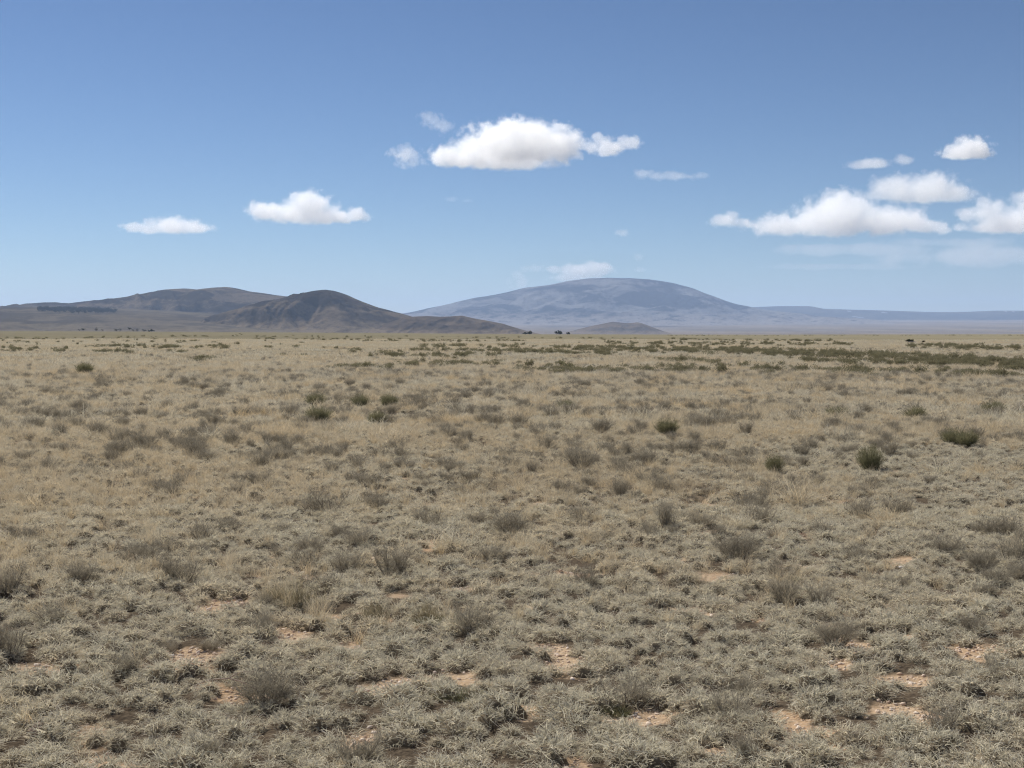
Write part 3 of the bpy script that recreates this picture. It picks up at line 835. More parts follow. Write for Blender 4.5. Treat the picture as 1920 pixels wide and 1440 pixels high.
def build_gravel():
    rng = np.random.default_rng(9)
    src = src_collection('pebble', [rock_mesh('pebble', rng, 1.0, M_PEB, rng.uniform(0.35, 0.7), 1) for i in range(7)])
    xs, ys = [], []
    for bx, by, ra, rb in _B:
        n = int(ra * rb * 4 * 1500)
        xs.append(rng.uniform(bx - 1.2 * ra, bx + 1.2 * ra, n)); ys.append(rng.uniform(by - 1.2 * rb, by + 1.2 * rb, n))
    x, y = wedge(3.5, 14, 420)
    x = np.concatenate(xs + [x]); y = np.concatenate(ys + [y])
    keep = rng.random(len(x)) < bare(x, y)
    x, y = x[keep], y[keep]; n = len(x)
    scatter('gravel', 'reddish tan gravel on the bare patches of soil', src, np.stack([x, y, gz(x, y) + 0.001], -1),
            rng.uniform(0, 6.28, n), 0.0068 * np.clip(np.exp(rng.normal(0, 0.55, n)), 0.3, 2.6), rng.integers(0, 7, n), rng.random(n), 0.3)
build_gravel()

# ------------------------------------------------------------------ shrubs
def tubes(P0, P1, R0, R1, rng, mid=0.0):
    """straight 3-sided tapering sticks with one kink"""
    n = len(P0)
    Pm = (P0 + P1) / 2 + rng.normal(0, 1, (n, 3)) * (np.linalg.norm(P1 - P0, axis=1) * mid)[:, None]
    d = unit(P1 - P0); a = unit(np.cross(d, np.array([0.31, 0.77, 0.55]))); b = np.cross(d, a)
    rings = []
    for P, R in ((P0, R0), (Pm, (R0 + R1) / 2), (P1, R1)):
        for k in range(3):
            an = 2 * math.pi * k / 3
            rings.append(P + (a * math.cos(an) + b * math.sin(an)) * R[:, None])
    V = np.stack(rings, 1).reshape(-1, 3)
    q = []
    b0 = np.arange(n) * 9
    for s in range(2):
        for k in range(3):
            q.append(np.stack([b0 + 3 * s + k, b0 + 3 * s + (k + 1) % 3, b0 + 3 * s + 3 + (k + 1) % 3, b0 + 3 * s + 3 + k], -1))
    return V, np.concatenate(q), np.repeat(rng.random(n), 9), np.tile(np.repeat([0, 0.5, 1.0], 3), n)

def grey_shrub_parts(rng, w=0.13, h=0.20, nst=11, ntw=14, upright=0.5):
    """bare forked woody stems with many fine twigs; w half width"""
    az = rng.uniform(0, 2 * np.pi, nst); sp = w * np.sqrt(rng.uniform(0.05, 1, nst)) * 0.95
    P0 = np.stack([np.cos(az) * 0.02, np.sin(az) * 0.02, np.full(nst, -0.02)], -1)
    P1 = np.stack([np.cos(az) * sp, np.sin(az) * sp, h * rng.uniform(0.22, 0.62, nst)], -1)
    st = tubes(P0, P1, rng.uniform(0.0022, 0.004, nst), np.full(nst, 0.0012), rng, 0.10)
    n = nst * ntw
    i = np.repeat(np.arange(nst), ntw); t = rng.uniform(0.25, 1.0, n)
    base = P0[i] + (P1[i] - P0[i]) * t[:, None]
    od = unit(P1[i] - P0[i])
    d = unit(od * 0.6 + rng.normal(0, 0.55, (n, 3)) + np.array([0, 0, upright * 0.6]))
    L = h * rng.uniform(0.25, 0.60, n)
    tw = ribbons(base, d, L, rng.uniform(0.0013, 0.0024, n), rng.uniform(-0.15, 0.25, n), rng.normal(0, 0.08, n), rng, 3, 0.6)
    n2 = n * 2
    t2 = rng.uniform(0.25, 0.9, n2); k = rng.integers(0, n, n2)
    b2 = base[k] + d[k] * (L[k] * t2)[:, None]
    d2 = unit(d[k] * 0.7 + rng.normal(0, 0.5, (n2, 3)) + np.array([0, 0, 0.35]))
    tw2 = ribbons(b2, d2, L[k] * rng.uniform(0.25, 0.5, n2), rng.uniform(0.0014, 0.0024, n2), rng.uniform(-0.1, 0.3, n2), rng.normal(0, 0.1, n2), rng, 2, 0.6, 0.4)
    return st, merge([tw, tw2])

def green_shrub_parts(rng, w=0.16, h=0.25, n=620, openness=0.0):
    az = rng.uniform(0, 2 * np.pi, 12); sp = w * 0.5 * np.sqrt(rng.random(12))
    P0 = np.stack([np.cos(az) * 0.025, np.sin(az) * 0.025, np.full(12, -0.02)], -1)
    P1 = np.stack([np.cos(az) * sp, np.sin(az) * sp, h * rng.uniform(0.3, 0.5, 12)], -1)
    st = tubes(P0, P1, rng.uniform(0.003, 0.006, 12), np.full(12, 0.002), rng, 0.08)
    a = rng.uniform(0, 2 * np.pi, n); q = np.sqrt(rng.random(n))
    lob = 0.85 + 0.28 * np.sin(a * 3 + rng.uniform(0, 6)) * np.sin(a * 2 + 1.3)
    tip = np.stack([np.cos(a) * q * w * lob, np.sin(a) * q * w * lob, h * np.sqrt(np.clip(1 - 0.62 * q ** 2, 0.1, 1)) * rng.uniform(0.60, 1.06, n)], -1)
    base = tip * np.array([0.30, 0.30, 0.0]) + rng.normal(0, w * 0.07, (n, 3)); base[:, 2] = np.abs(base[:, 2]) * 0.8
    dv = tip - base; L = np.linalg.norm(dv, axis=1)
    fo = ribbons(base, unit(dv), L, rng.uniform(0.0022, 0.0040, n), rng.uniform(-0.12, 0.15, n), rng.normal(0, 0.05, n), rng, 3, 0.6)
    n2 = n
    k = rng.integers(0, n, n2); t2 = rng.uniform(0.45, 0.95, n2)
    b2 = base[k] + dv[k] * t2[:, None]
    d2 = unit(unit(dv[k]) + rng.normal(0, 0.45, (n2, 3)))
    f2 = ribbons(b2, d2, rng.uniform(0.02, 0.05, n2), rng.uniform(0.0025, 0.0042, n2), rng.uniform(-0.1, 0.3, n2), rng.normal(0, 0.1, n2), rng, 2, 0.6, 0.5)
    return st, merge([fo, f2])

def leafy_parts(rng, w=0.30, h=0.36, n=520, leaf=0.030):
    """low domed bush of small leaf sprays with a ragged top; w half width"""
    az = rng.uniform(0, 2 * np.pi, 10); sp = w * 0.7 * np.sqrt(rng.random(10))
    P0 = np.stack([np.cos(az) * sp * 0.3, np.sin(az) * sp * 0.3, np.full(10, -0.03)], -1)
    P1 = np.stack([np.cos(az) * sp, np.sin(az) * sp, h * rng.uniform(0.5, 0.8, 10)], -1)
    st = tubes(P0, P1, np.full(10, w * 0.03), np.full(10, w * 0.012), rng, 0.08)
    k = rng.integers(0, 14, n)
    cl = np.stack([rng.normal(0, 0.42 * w, 14), rng.normal(0, 0.42 * w, 14), h * rng.uniform(0.35, 0.85, 14)], -1)
    c = cl[k] + unit(rng.normal(0, 1, (n, 3))) * (0.34 * np.array([w, w, h * 0.85])) * rng.uniform(0.4, 1.0, (n, 1))
    c[:, 2] = np.maximum(c[:, 2], 0.01)
    d = unit(rng.normal(0, 0.6, (n, 3)) + np.array([0, 0, 0.8]) + unit(c) * 0.5)
    s = leaf * rng.uniform(0.6, 1.5, n)
    fo = ribbons(c, d, s * 1.8, s * 0.55, rng.uniform(-0.2, 0.4, n), rng.normal(0, 0.1, n), rng, 1, 1.0, 0.2)
    hg = np.clip(fo[0][:, 2] / h, 0, 1)
    return st, (fo[0], fo[1], fo[2], hg)

rng_s = np.random.default_rng(77)
GREY = []
for i in range(9):
    w, h, up = [(0.12, 0.19, 0.5), (0.15, 0.17, 0.35), (0.10, 0.21, 0.8), (0.17, 0.14, 0.25), (0.12, 0.16, 0.6), (0.14, 0.22, 0.55), (0.19, 0.13, 0.3), (0.11, 0.15, 0.5), (0.13, 0.20, 0.9)][i]
    st, tw = grey_shrub_parts(rng_s, w, h, 15 + i % 6, 22 + (i * 5) % 9, up)
    GREY.append((to_mesh('stems', st, M_WOOD), to_mesh('twigs', tw, M_TWIG), w, h))
GREEN = []
for i in range(5):
    w, h = [(0.165, 0.25), (0.18, 0.20), (0.15, 0.22), (0.20, 0.22), (0.14, 0.18)][i]
    st, fo = green_shrub_parts(rng_s, w, h)
    GREEN.append((to_mesh('stems', st, M_WOOD), to_mesh('foliage', fo, M_GREEN), w, h))
DARK = []
for i in range(6):
    w, h = [(0.30, 0.36), (0.36, 0.34), (0.26, 0.32), (0.40, 0.32), (0.28, 0.42), (0.33, 0.28)][i]
    st, fo = leafy_parts(rng_s, w, h)
    DARK.append((to_mesh('stems', st, M_WOOD), to_mesh('foliage', fo, M_DARKG), w, h))

def place(name, proto, x, y, sx, sz, rz, label, cat, group, sink=0.0, pnames=('stems', 'twigs')):
    e = bpy.data.objects.new(name, None); COL.objects.link(e)
    z = float(gz(np.array([x]), np.array([y]))[0])
    e.location = (x, y, z - sink); e.rotation_euler = (0, 0, rz); e.scale = (sx, sx, sz)
    e.empty_display_size = 0.1
    for nm, me in zip(pnames, proto[:2]):
        c = bpy.data.objects.new(nm, me); COL.objects.link(c); c.parent = e
    tag(e, label, cat, group)
    return e

def place_px(name, proto, u, vb, wpx, hpx, label, cat, group, pnames=('stems', 'twigs')):
    x, y = px_ground(u, vb)
    dist = math.hypot(y, EYE)
    s = dist / F
    sx = max(0.3, wpx * s / (2 * proto[2])); sz = max(0.3, hpx * s / proto[3])
    return place(name, proto, x, y, sx, sz, random.uniform(0, 6.28), label, cat, group, 0.0, pnames)

TAKEN = []
GREEN_LIST = [
    (1633, 886, 54, 46, 0, 'tallest olive green bush with yellow tips, standing alone at mid right'),
    (597, 795, 52, 30, 1, 'rounded dense green bush, nearest of the five green bushes at mid left'),
    (592, 764, 42, 25, 2, 'forked green bush directly behind the rounded dense green one'),
    (677, 767, 40, 26, 3, 'brownish green bush, middle of the back three at mid left'),
    (730, 768, 38, 26, 0, 'dark based green bush, right of the back three at mid left'),
    (707, 797, 40, 24, 4, 'small brownish green bush right of the rounded dense one'),
    (1250, 820, 48, 28, 2, 'dull green bush alone in grey grass just right of centre'),
    (1062, 769, 36, 18, 1, 'low faint green bush in pale grass near the centre'),
    (1570, 781, 48, 18, 3, 'low yellowish green bush, left of three in a row at far right'),
    (1718, 788, 44, 24, 1, 'dark green bush, middle of three in a row at far right'),
    (1862, 779, 48, 24, 0, 'dark green bush, rightmost of three in a row at far right'),
    (1785, 838, 50, 30, 3, 'left half of a dark green bush pair near the right edge'),
    (1815, 843, 48, 28, 2, 'right half of a dark green bush pair near the right edge'),
    (158, 704, 34, 21, 4, 'dark isolated bush among far straw grass at the left'),
    (1452, 889, 36, 34, 2, 'blackish green bush left of the tallest olive green bush')]
for (u, vb, w, h, k, lab) in GREEN_LIST:
    o = place_px('green_bush', GREEN[k], u, vb, w * 1.25, h * 1.22, lab, 'bush', 'green bushes of the middle distance', ('stems', 'foliage'))
    TAKEN.append((o.location.x, o.location.y, 0.25))

GREY_LIST = [
    (1362, 1352, 92, 78, 0, 'rounded purplish grey twiggy shrub in the near right foreground'),
    (1172, 1325, 110, 62, 1, 'grey shrub over a dark hollow, just right of bottom centre'),
    (1868, 1268, 120, 46, 3, 'wide low grey shrub at the right edge beside a bare patch'),
    (500, 1322, 120, 84, 5, 'sprawling open grey shrub with a fallen branch, near lower left'),
    (490, 1192, 72, 52, 7, 'small dark grey shrub below the tall bunchgrass'),
    (890, 1192, 96, 62, 4, 'thin brownish grey shrub left of the narrow bare strip'),
    (1100, 1102, 62, 46, 0, 'compact dark grey shrub beside a tiny bare spot right of centre'),
    (1470, 1132, 66, 56, 5, 'reddish grey shrub, left one of a near pair at right'),
    (1540, 1142, 66, 50, 8, 'upright grey shrub, right one of a near pair at right'),
    (1466, 1086, 70, 44, 1, 'grey shrub on a bare mound behind the near pair'),
    (340, 1102, 76, 58, 2, 'dark bluish grey upright shrub at left, above a gravel spot'),
    (155, 1102, 66, 44, 4, 'dark low shrub right of the bleached curled stalk'),
    (12, 1122, 70, 66, 8, 'tall dark shrub cut by the left edge, upper of two'),
    (16, 1232, 66, 78, 2, 'tall dark shrub cut by the left edge, lower of two'),
    (265, 1066, 84, 60, 5, 'tall feathery grey shrub at left behind the dark bluish one'),
    (570, 1068, 64, 50, 0, 'grey shrub left of three in the straw grass'),
    (652, 1076, 70, 50, 4, 'brown grey shrub middle of three in the straw grass'),
    (738, 1086, 86, 72, 8, 'dense tall grey shrub, right and largest of three in the straw grass'),
    (805, 990, 60, 46, 2, 'dark fan shaped grey shrub left of centre'),
    (956, 1004, 84, 60, 5, 'airy brownish shrub at the centre of the plain'),
    (1085, 982, 60, 36, 1, 'grey shrub just right of the airy brownish one'),
    (1425, 988, 60, 50, 0, 'slim brownish grey shrub in the pale mats at right'),
    (1618, 978, 84, 46, 3, 'wide bluish grey shrub with a dark right end at right'),
    (1775, 1042, 72, 50, 4, 'dark round grey shrub near the right edge'),
    (1902, 1064, 60, 70, 2, 'tall grey shrub cut by the right edge'),
    (1382, 1052, 92, 60, 5, 'pale feathery grey shrub behind the near pair at right'),
    (1602, 1054, 56, 40, 7, 'small grey shrub between the feathery and the dark round ones'),
    (668, 1438, 96, 62, 8, 'upright grey twigs at the bottom edge left of centre'),
    (396, 1424, 116, 60, 6, 'low brownish grey cushion shrub at the bottom left'),
    (610, 966, 92, 56, 1, 'pale grey shrub with arched twigs at mid left'),
    (376, 1018, 66, 50, 0, 'dark hooked grey shrub beside white dead grass at left'),
    (1825, 1192, 56, 40, 7, 'small grey shrub beside a dark clump near the right edge'),
    (1090, 882, 70, 52, 5, 'brownish grey shrub standing tall near the middle'),
    (228, 1262, 70, 44, 4, 'brown grey shrub left of the long bare patch'),
    (1395, 1434, 50, 60, 2, 'single upright dark twig shrub at the bottom right of centre')]
for (u, vb, w, h, k, lab) in GREY_LIST:
    o = place_px('grey_shrub', GREY[k], u, vb, w, h, lab, 'shrub', 'grey leafless shrubs')
    TAKEN.append((o.location.x, o.location.y, 0.28))

def free(x, y, rad):
    return all((x - a) ** 2 + (y - b) ** 2 > (rad + c) ** 2 for a, b, c in TAKEN)

def build_grey():
    rng = np.random.default_rng(123)
    x, y = wedge(5.2, 60.0, 7.0)
    u = 960 + F * x / y
    dens = np.clip(0.42 + 0.95 * fbm(x / 3.5, y / 5, 3, 141), 0.05, 1)
    k = rng.random(len(x)) < dens * np.interp(y, [5, 9, 14, 25, 60], [0.28, 0.55, 1.0, 1.0, 0.8])
    x, y, u = x[k], y[k], u[k]
    order = np.argsort(y)
    x, y, u = x[order], y[order], u[order]
    n_ind = 0; rest_ = []
    zones = [(9.0, 'in the nearest grass mats'), (12.5, 'behind the nearest mats'), (99.0, 'in the mid distance grass')]
    for xi, yi, ui in zip(x, y, u):
        if yi < 22 and not free(xi, yi, 0.10): continue
        s = float(np.clip(np.exp(rng.normal(-0.22, 0.30)), 0.4, 1.2))
        if n_ind < 255 and -60 < ui < 1980:
            kk = int(rng.integers(0, 9))
            look = ['rounded', 'wide', 'tall narrow', 'low spreading', 'small bushy', 'tall feathery', 'flat cushion like', 'short', 'stiff upright'][kk]
            zone = next(l for lim, l in zones if yi < lim)
            sect = ['at the far left', 'left of the centre', 'near the centre', 'right of the centre', 'at the far right'][int(min(4, max(0, ui // 384)))]
            lab = '%s grey shrub %s, %s' % (look, zone, sect)
            place('grey_shrub', GREY[kk], float(xi), float(yi), s * rng.uniform(0.85, 1.25), s * rng.uniform(0.7, 1.05), rng.uniform(0, 6.28), lab, 'shrub', 'grey leafless shrubs')
            n_ind += 1
            TAKEN.append((xi, yi, 0.03))
        else: rest_.append((xi, yi))
    far = np.array(rest_)
    x2, y2 = wedge(55.0, 150.0, 0.45)
    P = np.concatenate([far, np.stack([x2, y2], -1)]); n = len(P)
    both = []
    for st, tw, w, h in GREY[:6]:
        bm = bmesh.new(); bm.from_mesh(st); bm.from_mesh(tw)
        me = bpy.data.meshes.new('grey_brush'); bm.to_mesh(me); bm.free()
        me.materials.append(M_TWIG); both.append(me)
    scatter('grey_brush', 'countless small grey shrubs dotting the farther grass', src_collection('grey_brush_piece', both),
            np.stack([P[:, 0], P[:, 1], gz(P[:, 0], P[:, 1])], -1), rng.uniform(0, 6.28, n), np.clip(np.exp(rng.normal(-0.15, 0.30, n)), 0.4, 1.35), rng.integers(0, 6, n), rng.random(n), 0.05)
build_grey()

# dark green brush: bands given as photo rows, dropped onto the plain
BANDS = [  # (u0, v0, u1, v1, half thickness px, bushes, label, individuals)
    (612, 692, 745, 693, 2.5, 26, 'dark green bush, short leftmost row of near brush', 1),
    (745, 684, 850, 689, 5.0, 26, 'dark green bush, tall clump of near brush', 1),
    (850, 686, 975, 684, 3.0, 24, 'dark green bush, row left of two round bushes', 1),
    (965, 696, 1105, 700, 5.5, 46, 'dark green bush, long row below two round bushes', 1),
    (1112, 697, 1300, 698, 4.5, 46, 'dark green bush, broken row right of centre', 1),
    (1310, 700, 1370, 700, 2.0, 10, 'dark green bush, stub after the broken row', 1),
    (1412, 697, 1640, 701, 4.5, 60, 'olive bush, near brush strip at right', 1),
    (1640, 700, 1920, 709, 4.0, 46, 'olive bush, thinning strip at right edge', 1),
    (690, 671, 870, 671, 3.0, 60, '', 0), (870, 668, 940, 672, 2.5, 20, '', 0),
    (760, 660, 1230, 662, 2.2, 130, '', 0), (770, 651, 1180, 655, 2.6, 150, '', 0), (960, 663, 1160, 667, 2.2, 80, '', 0),
    (1080, 655, 1420, 660, 6.5, 420, '', 0), (1380, 662, 1660, 674, 5.5, 420, '', 0), (1640, 672, 1940, 692, 8.5, 480, '', 0),
    (1500, 680, 1780, 688, 3.0, 110, '', 0), (1140, 645, 1600, 648, 2.6, 260, '', 0), (1700, 650, 1960, 658, 4.5, 300, '', 0),
    (1250, 638, 1560, 641, 1.4, 140, '', 0), (480, 637, 1000, 641, 1.2, 150, '', 0), (620, 640, 900, 643, 1.0, 70, '', 0),
    (0, 637, 480, 630, 1.2, 120, '', 0), (0, 657, 130, 660, 5.0, 60, '', 0), (160, 652, 430, 654, 3.2, 110, '', 0), (180, 662, 250, 664, 1.5, 16, '', 0),
    (310, 664, 365, 665, 1.2, 12, '', 0), (350, 677, 395, 677, 2.0, 10, '', 0), (0, 642, 460, 644, 5.0, 90, '', 0), (1230, 629.6, 1960, 629.3, 0.5, 200, '', 0),
    (480, 632, 1200, 636, 2.0, 110, '', 0), (480, 648, 760, 668, 8.0, 30, '', 0), (1200, 676, 1420, 690, 6.0, 34, '', 0)]
DARK_LIST = [(994, 691, 24, 17, 0, 'round tan topped bush, left of two round bushes at the brush line'),
             (1050, 689, 26, 14, 2, 'twin lobed dark bush, right of two round bushes at the brush line'),
             (1296, 690, 20, 10, 1, 'small round dark bush above the broken row'),
             (1270, 690, 28, 10, 3, 'flat dark bush just left of the small round one'),
             (375, 681, 34, 11, 3, 'lone flat dark bush in pale grass at far left'),
             (673, 660, 12, 7, 0, 'single dark dot like bush, left of three on the far plain'),
             (712, 662, 9, 6, 2, 'single dark dot like bush, middle of three on the far plain'),
             (722, 662, 9, 6, 4, 'single dark dot like bush, right of three on the far plain'),
             (530, 668, 14, 6, 1, 'small dark bush alone on the far plain, left'),
             (571, 669, 13, 6, 5, 'small dark bush alone on the far plain, right')]
for (u, vb, w, h, k, lab) in DARK_LIST:
    place_px('dark_bush', DARK[k], u, vb, w, h, lab, 'bush', 'dark green bushes of the far plain', ('stems', 'foliage'))

def build_dark():
    rng = np.random.default_rng(321)
    pts = []; n_ind = 0
    for (u0, v0, u1, v1, th, n, lab0, ind) in BANDS:
        for i in range(int(n * 1.25) if ind else int(n * 0.85)):
            t = rng.random()
            cl = 0.5 + 0.5 * math.sin(t * (u1 - u0) / 19.0 + v0)      # clumps and gaps along the row
            if rng.random() > 0.45 + 0.55 * cl: t = min(1, max(0, t + rng.normal(0, 0.02)))
            u = u0 + (u1 - u0) * t; v = v0 + (v1 - v0) * t + rng.normal(0, 0.55) * th
            v = max(v, 628.6 if u > 700 else 625.0)
            if float(fbm(np.array([u / 26.0]), np.array([v / 2.6]), 2, 17)[0]) < -0.06 + 0.10 * rng.normal(): continue
            x, y = px_ground(u, v)
            s = rng.uniform(0.55, 1.10)
            if ind and n_ind < 285:
                kk = int(rng.integers(0, 6))
                lk = ['rounded', 'broad', 'small', 'flat wide', 'tall', 'low'][kk]
                ps = ['left end', 'left part', 'middle', 'right part', 'right end'][int(min(4, max(0, t * 5)))]
                lab = '%s %s, %s' % (lk, lab0, ps)
                place('dark_bush', DARK[kk], x, y, s * 1.15, s * rng.uniform(0.7, 1.0), rng.uniform(0, 6.28), lab, 'bush', 'dark green bushes of the far plain', 0.0, ('stems', 'foliage'))
                n_ind += 1
            else: pts.append((x, y, s * (1.0 + 0.7 * min(1, y / 400))))
    P = np.array(pts); n = len(P)
    both = []
    for st, fo, w, h in DARK:
        bm = bmesh.new(); bm.from_mesh(fo)
        me = bpy.data.meshes.new('dark_brush'); bm.to_mesh(me); bm.free()
        me.materials.append(M_DARKG); both.append(me)
    scatter('dark_brush', 'far belts of dark green brush crossing the plain', src_collection('dark_brush_piece', both),
            np.stack([P[:, 0], P[:, 1], gz(P[:, 0], P[:, 1])], -1), rng.uniform(0, 6.28, n), P[:, 2], rng.integers(0, 6, n), rng.random(n), 0.04)
build_dark()

# ------------------------------------------------------------------ far trees, wood, snow
def tree_mesh(rng, w, h, n=160):
    """small spreading juniper: trunk with limbs, ragged leaf-spray crown (unit metres)"""
    P0 = np.zeros((5, 3)); P0[:, 2] = -0.3
    az = rng.uniform(0, 6.28, 5)
    P1 = np.stack([np.cos(az) * w * 0.3, np.sin(az) * w * 0.3, np.full(5, h * 0.6)], -1); P1[0] = (0, 0, h * 0.75)
    tr = tubes(P0, P1, np.full(5, 0.05 * h), np.full(5, 0.015 * h), rng, 0.06)
    cl = np.stack([rng.normal(0, 0.33 * w, 12), rng.normal(0, 0.33 * w, 12), h * rng.uniform(0.35, 0.85, 12)], -1)
    k = rng.integers(0, 12, n)
    c = cl[k] + unit(rng.normal(0, 1, (n, 3))) * np.array([w * 0.28, w * 0.28, h * 0.2]) * rng.uniform(0.3, 1, (n, 1))
    d = unit(rng.normal(0, 1, (n, 3)) + np.array([0, 0, 0.4]))
    s = 0.13 * w * rng.uniform(0.6, 1.4, n)
    fo = ribbons(c, d, s * 1.8, s * 0.9, rng.uniform(0, 0.3, n), rng.normal(0, 0.1, n), rng, 1, 1.0)
    return tr, fo

def build_trees():
    rng = np.random.default_rng(55)
    protos = []
    for i in range(4):
        w, h = [(1.3, 3.0), (2.2, 2.4), (1.2, 3.4), (3.4, 2.0)][i]
        t, f = tree_mesh(rng, w, h, 170)
        protos.append((to_mesh('trunk', t, M_WOOD), to_mesh('crown', f, M_TREE), w, h))
    L = [(149, 619.5, 3, 3, 0, 'small dark tree at the left end of the far tree row'), (156, 619.5, 5, 4, 1, 'squat dark tree, second in the far tree row'),
         (180.5, 619.5, 4, 6, 2, 'tall narrow tree standing apart in the far tree row'), (193, 620, 3, 3, 0, 'tiny tree right of the tall narrow one'),
         (218, 620.5, 5, 3.5, 1, 'leaning small tree in the middle of the far tree row'), (225, 620.5, 4, 5.5, 2, 'upright dark tree in the middle of the far tree row'),
         (243, 618, 5, 4.5, 1, 'highest standing tree of the far row'), (250, 620, 4, 3, 0, 'small tree just right of the highest one'), (257, 620.5, 4, 5, 2, 'narrow dark tree, third from the right end of the row'),
         (270, 620.8, 4, 4, 0, 'pale small tree, second from the right end of the row'), (284, 621.2, 9, 3.2, 3, 'low wide tree at the right end of the far row')]
    D = 1700.0
    for (u, vb, w, h, k, lab) in L:
        e = bpy.data.objects.new('small_tree', None); COL.objects.link(e)
        p = px_at(u, vb + 0.8, D); s = D / F
        e.location = p; e.scale = (w * s / protos[k][2] * 1.1, w * s / protos[k][2] * 1.1, (h + 0.8) * s / protos[k][3]); e.rotation_euler = (0, 0, rng.uniform(0, 6.28))
        for nm, me in zip(('trunk', 'crown'), protos[k][:2]):
            c = bpy.data.objects.new(nm, me); COL.objects.link(c); c.parent = e
        tag(e, lab, 'tree', 'far row of trees at the foot of the left hills')
    # rounded junipers on the skyline right of the left hills
    D = 1350.0
    for (u, vb, w, h, lab) in [(994.5, 627, 7, 4.5, 'small round black bush on the skyline, left of three'), (986, 627, 9, 3.0, 'greyish low bush touching the left black skyline bush'),
                               (1046.5, 627, 14, 5.0, 'wide black bush on the skyline, largest of three'), (1065, 627.2, 7, 3.2, 'smallest black bush on the skyline, right of three')]:
        e = bpy.data.objects.new('round_bush', None); COL.objects.link(e)
        s = D / F; k = 3
        e.location = px_at(u, vb + 0.6, D); e.scale = (w * s / protos[k][2] * 1.05,) * 2 + ((h + 0.8) * s / protos[k][3] * 1.1,); e.rotation_euler = (0, 0, rng.uniform(0, 6.28))
        for nm, me in zip(('trunk', 'crown'), protos[k][:2]):
            c = bpy.data.objects.new(nm, me); COL.objects.link(c); c.parent = e
        tag(e, lab, 'bush', 'black bushes on the skyline')
    return protos
TREES = build_trees()

def surf_points(obj_name, us, vs_):
    """points where photo pixels meet a hill"""
    o = bpy.data.objects[obj_name]; out = []
    for u, v in zip(us, vs_):
        dx, dy, dz = px_dir(u, v)
        ok, loc, nrm, idx = o.ray_cast(Vector((0, 0, EYE)), Vector((float(dx), float(dy), float(dz))).normalized(), distance=40000)
        if ok: out.append(loc)
    return out

def build_wood():
    rng = np.random.default_rng(66)
    bpy.context.view_layer.update()
    us = rng.uniform(72, 218, 900); c = 580 + 4.0 * (us - 70) / 150
    hw = 5.0 * np.sqrt(np.clip(1 - ((us - 140) / 78) ** 2, 0.02, 1))
    vs_ = c + 0.6 * fbm(us / 9.0, us * 0, 2, 12) * 4 + np.clip(rng.normal(0, 0.5, 900), -1.3, 1.3) * hw
    P = surf_points('valley_apron', us, vs_)
    src = src_collection('wood_tree', [p[1] for p in TREES[:2]])
    P = np.array([p[:] for p in P]); n = len(P)
    if n:
        scatter('dark_wood', 'dark strip of woodland on the left hill slope', src, P, rng.uniform(0, 6.28, n), rng.uniform(1.3, 3.2, n), rng.integers(0, 2, n), rng.random(n), 0.02)
build_wood()

def build_snow():
    rng = np.random.default_rng(8)
    for (u, v, w, h, lab) in [(1592, 584, 8, 3, 'small snow patch high on the far mesa slope'), (1608, 595, 22, 2.2, 'long snow streak low on the far mesa slope'),
                              (1658, 586.5, 12, 3, 'slanting snow patch under the mesa rim'), (1538, 598, 14, 1.8, 'faint snow streak left of the long one'),
                              (1886, 584.5, 5, 3, 'left of two snow specks on the far right rim'), (1900, 585, 5, 3, 'right of two snow specks on the far right rim')]:
        o = bpy.data.objects['mesa_hills']
        nu, nv = 9, 5; V = []
        D0 = None
        for i in range(nu):
            for j in range(nv):
                a = 2 * i / (nu - 1) - 1; b = 2 * j / (nv - 1) - 1
                k = 1.0 - 0.35 * abs(a)
                uu = u + a * w / 2; vv = v + b * h / 3.2 * k + 0.15 * w * 0.3 * math.sin(a * 2)
                dx, dy, dz = px_dir(uu, vv)
                dd = Vector((float(dx), float(dy), float(dz))).normalized()
                ok, loc, nrm, idx = o.ray_cast(Vector((0, 0, EYE)), dd, distance=40000)
                if ok: D0 = loc.copy(); V.append(loc + nrm * 3.0)
                else: V.append(None)
        if any(p is None for p in V): continue
        me = mesh_np('snow_patch', np.array([p[:] for p in V]), grid_faces(nu, nv), M_SNOW, smooth=True)
        tag(link('snow_patch', me), lab, 'snow', 'snow patches on the far mesa')
build_snow()

# ------------------------------------------------------------------ small single things
def pipe(pts, r0, r1, k=6):
    n = len(pts); V = []
    for i, p in enumerate(pts):
        d = (pts[min(n - 1, i + 1)] - pts[max(0, i - 1)]).normalized()
        a = d.cross(Vector((0.2, 0.9, 0.37))).normalized(); b = d.cross(a)
        r_ = r0 + (r1 - r0) * i / (n - 1)
        for j in range(k):
            t = 2 * math.pi * j / k; V.append(p + (a * math.cos(t) + b * math.sin(t)) * r_)
    q = [(i * k + j, i * k + (j + 1) % k, (i + 1) * k + (j + 1) % k, (i + 1) * k + j) for i in range(n - 1) for j in range(k)]
    return np.array([v[:] for v in V]), np.array(q)

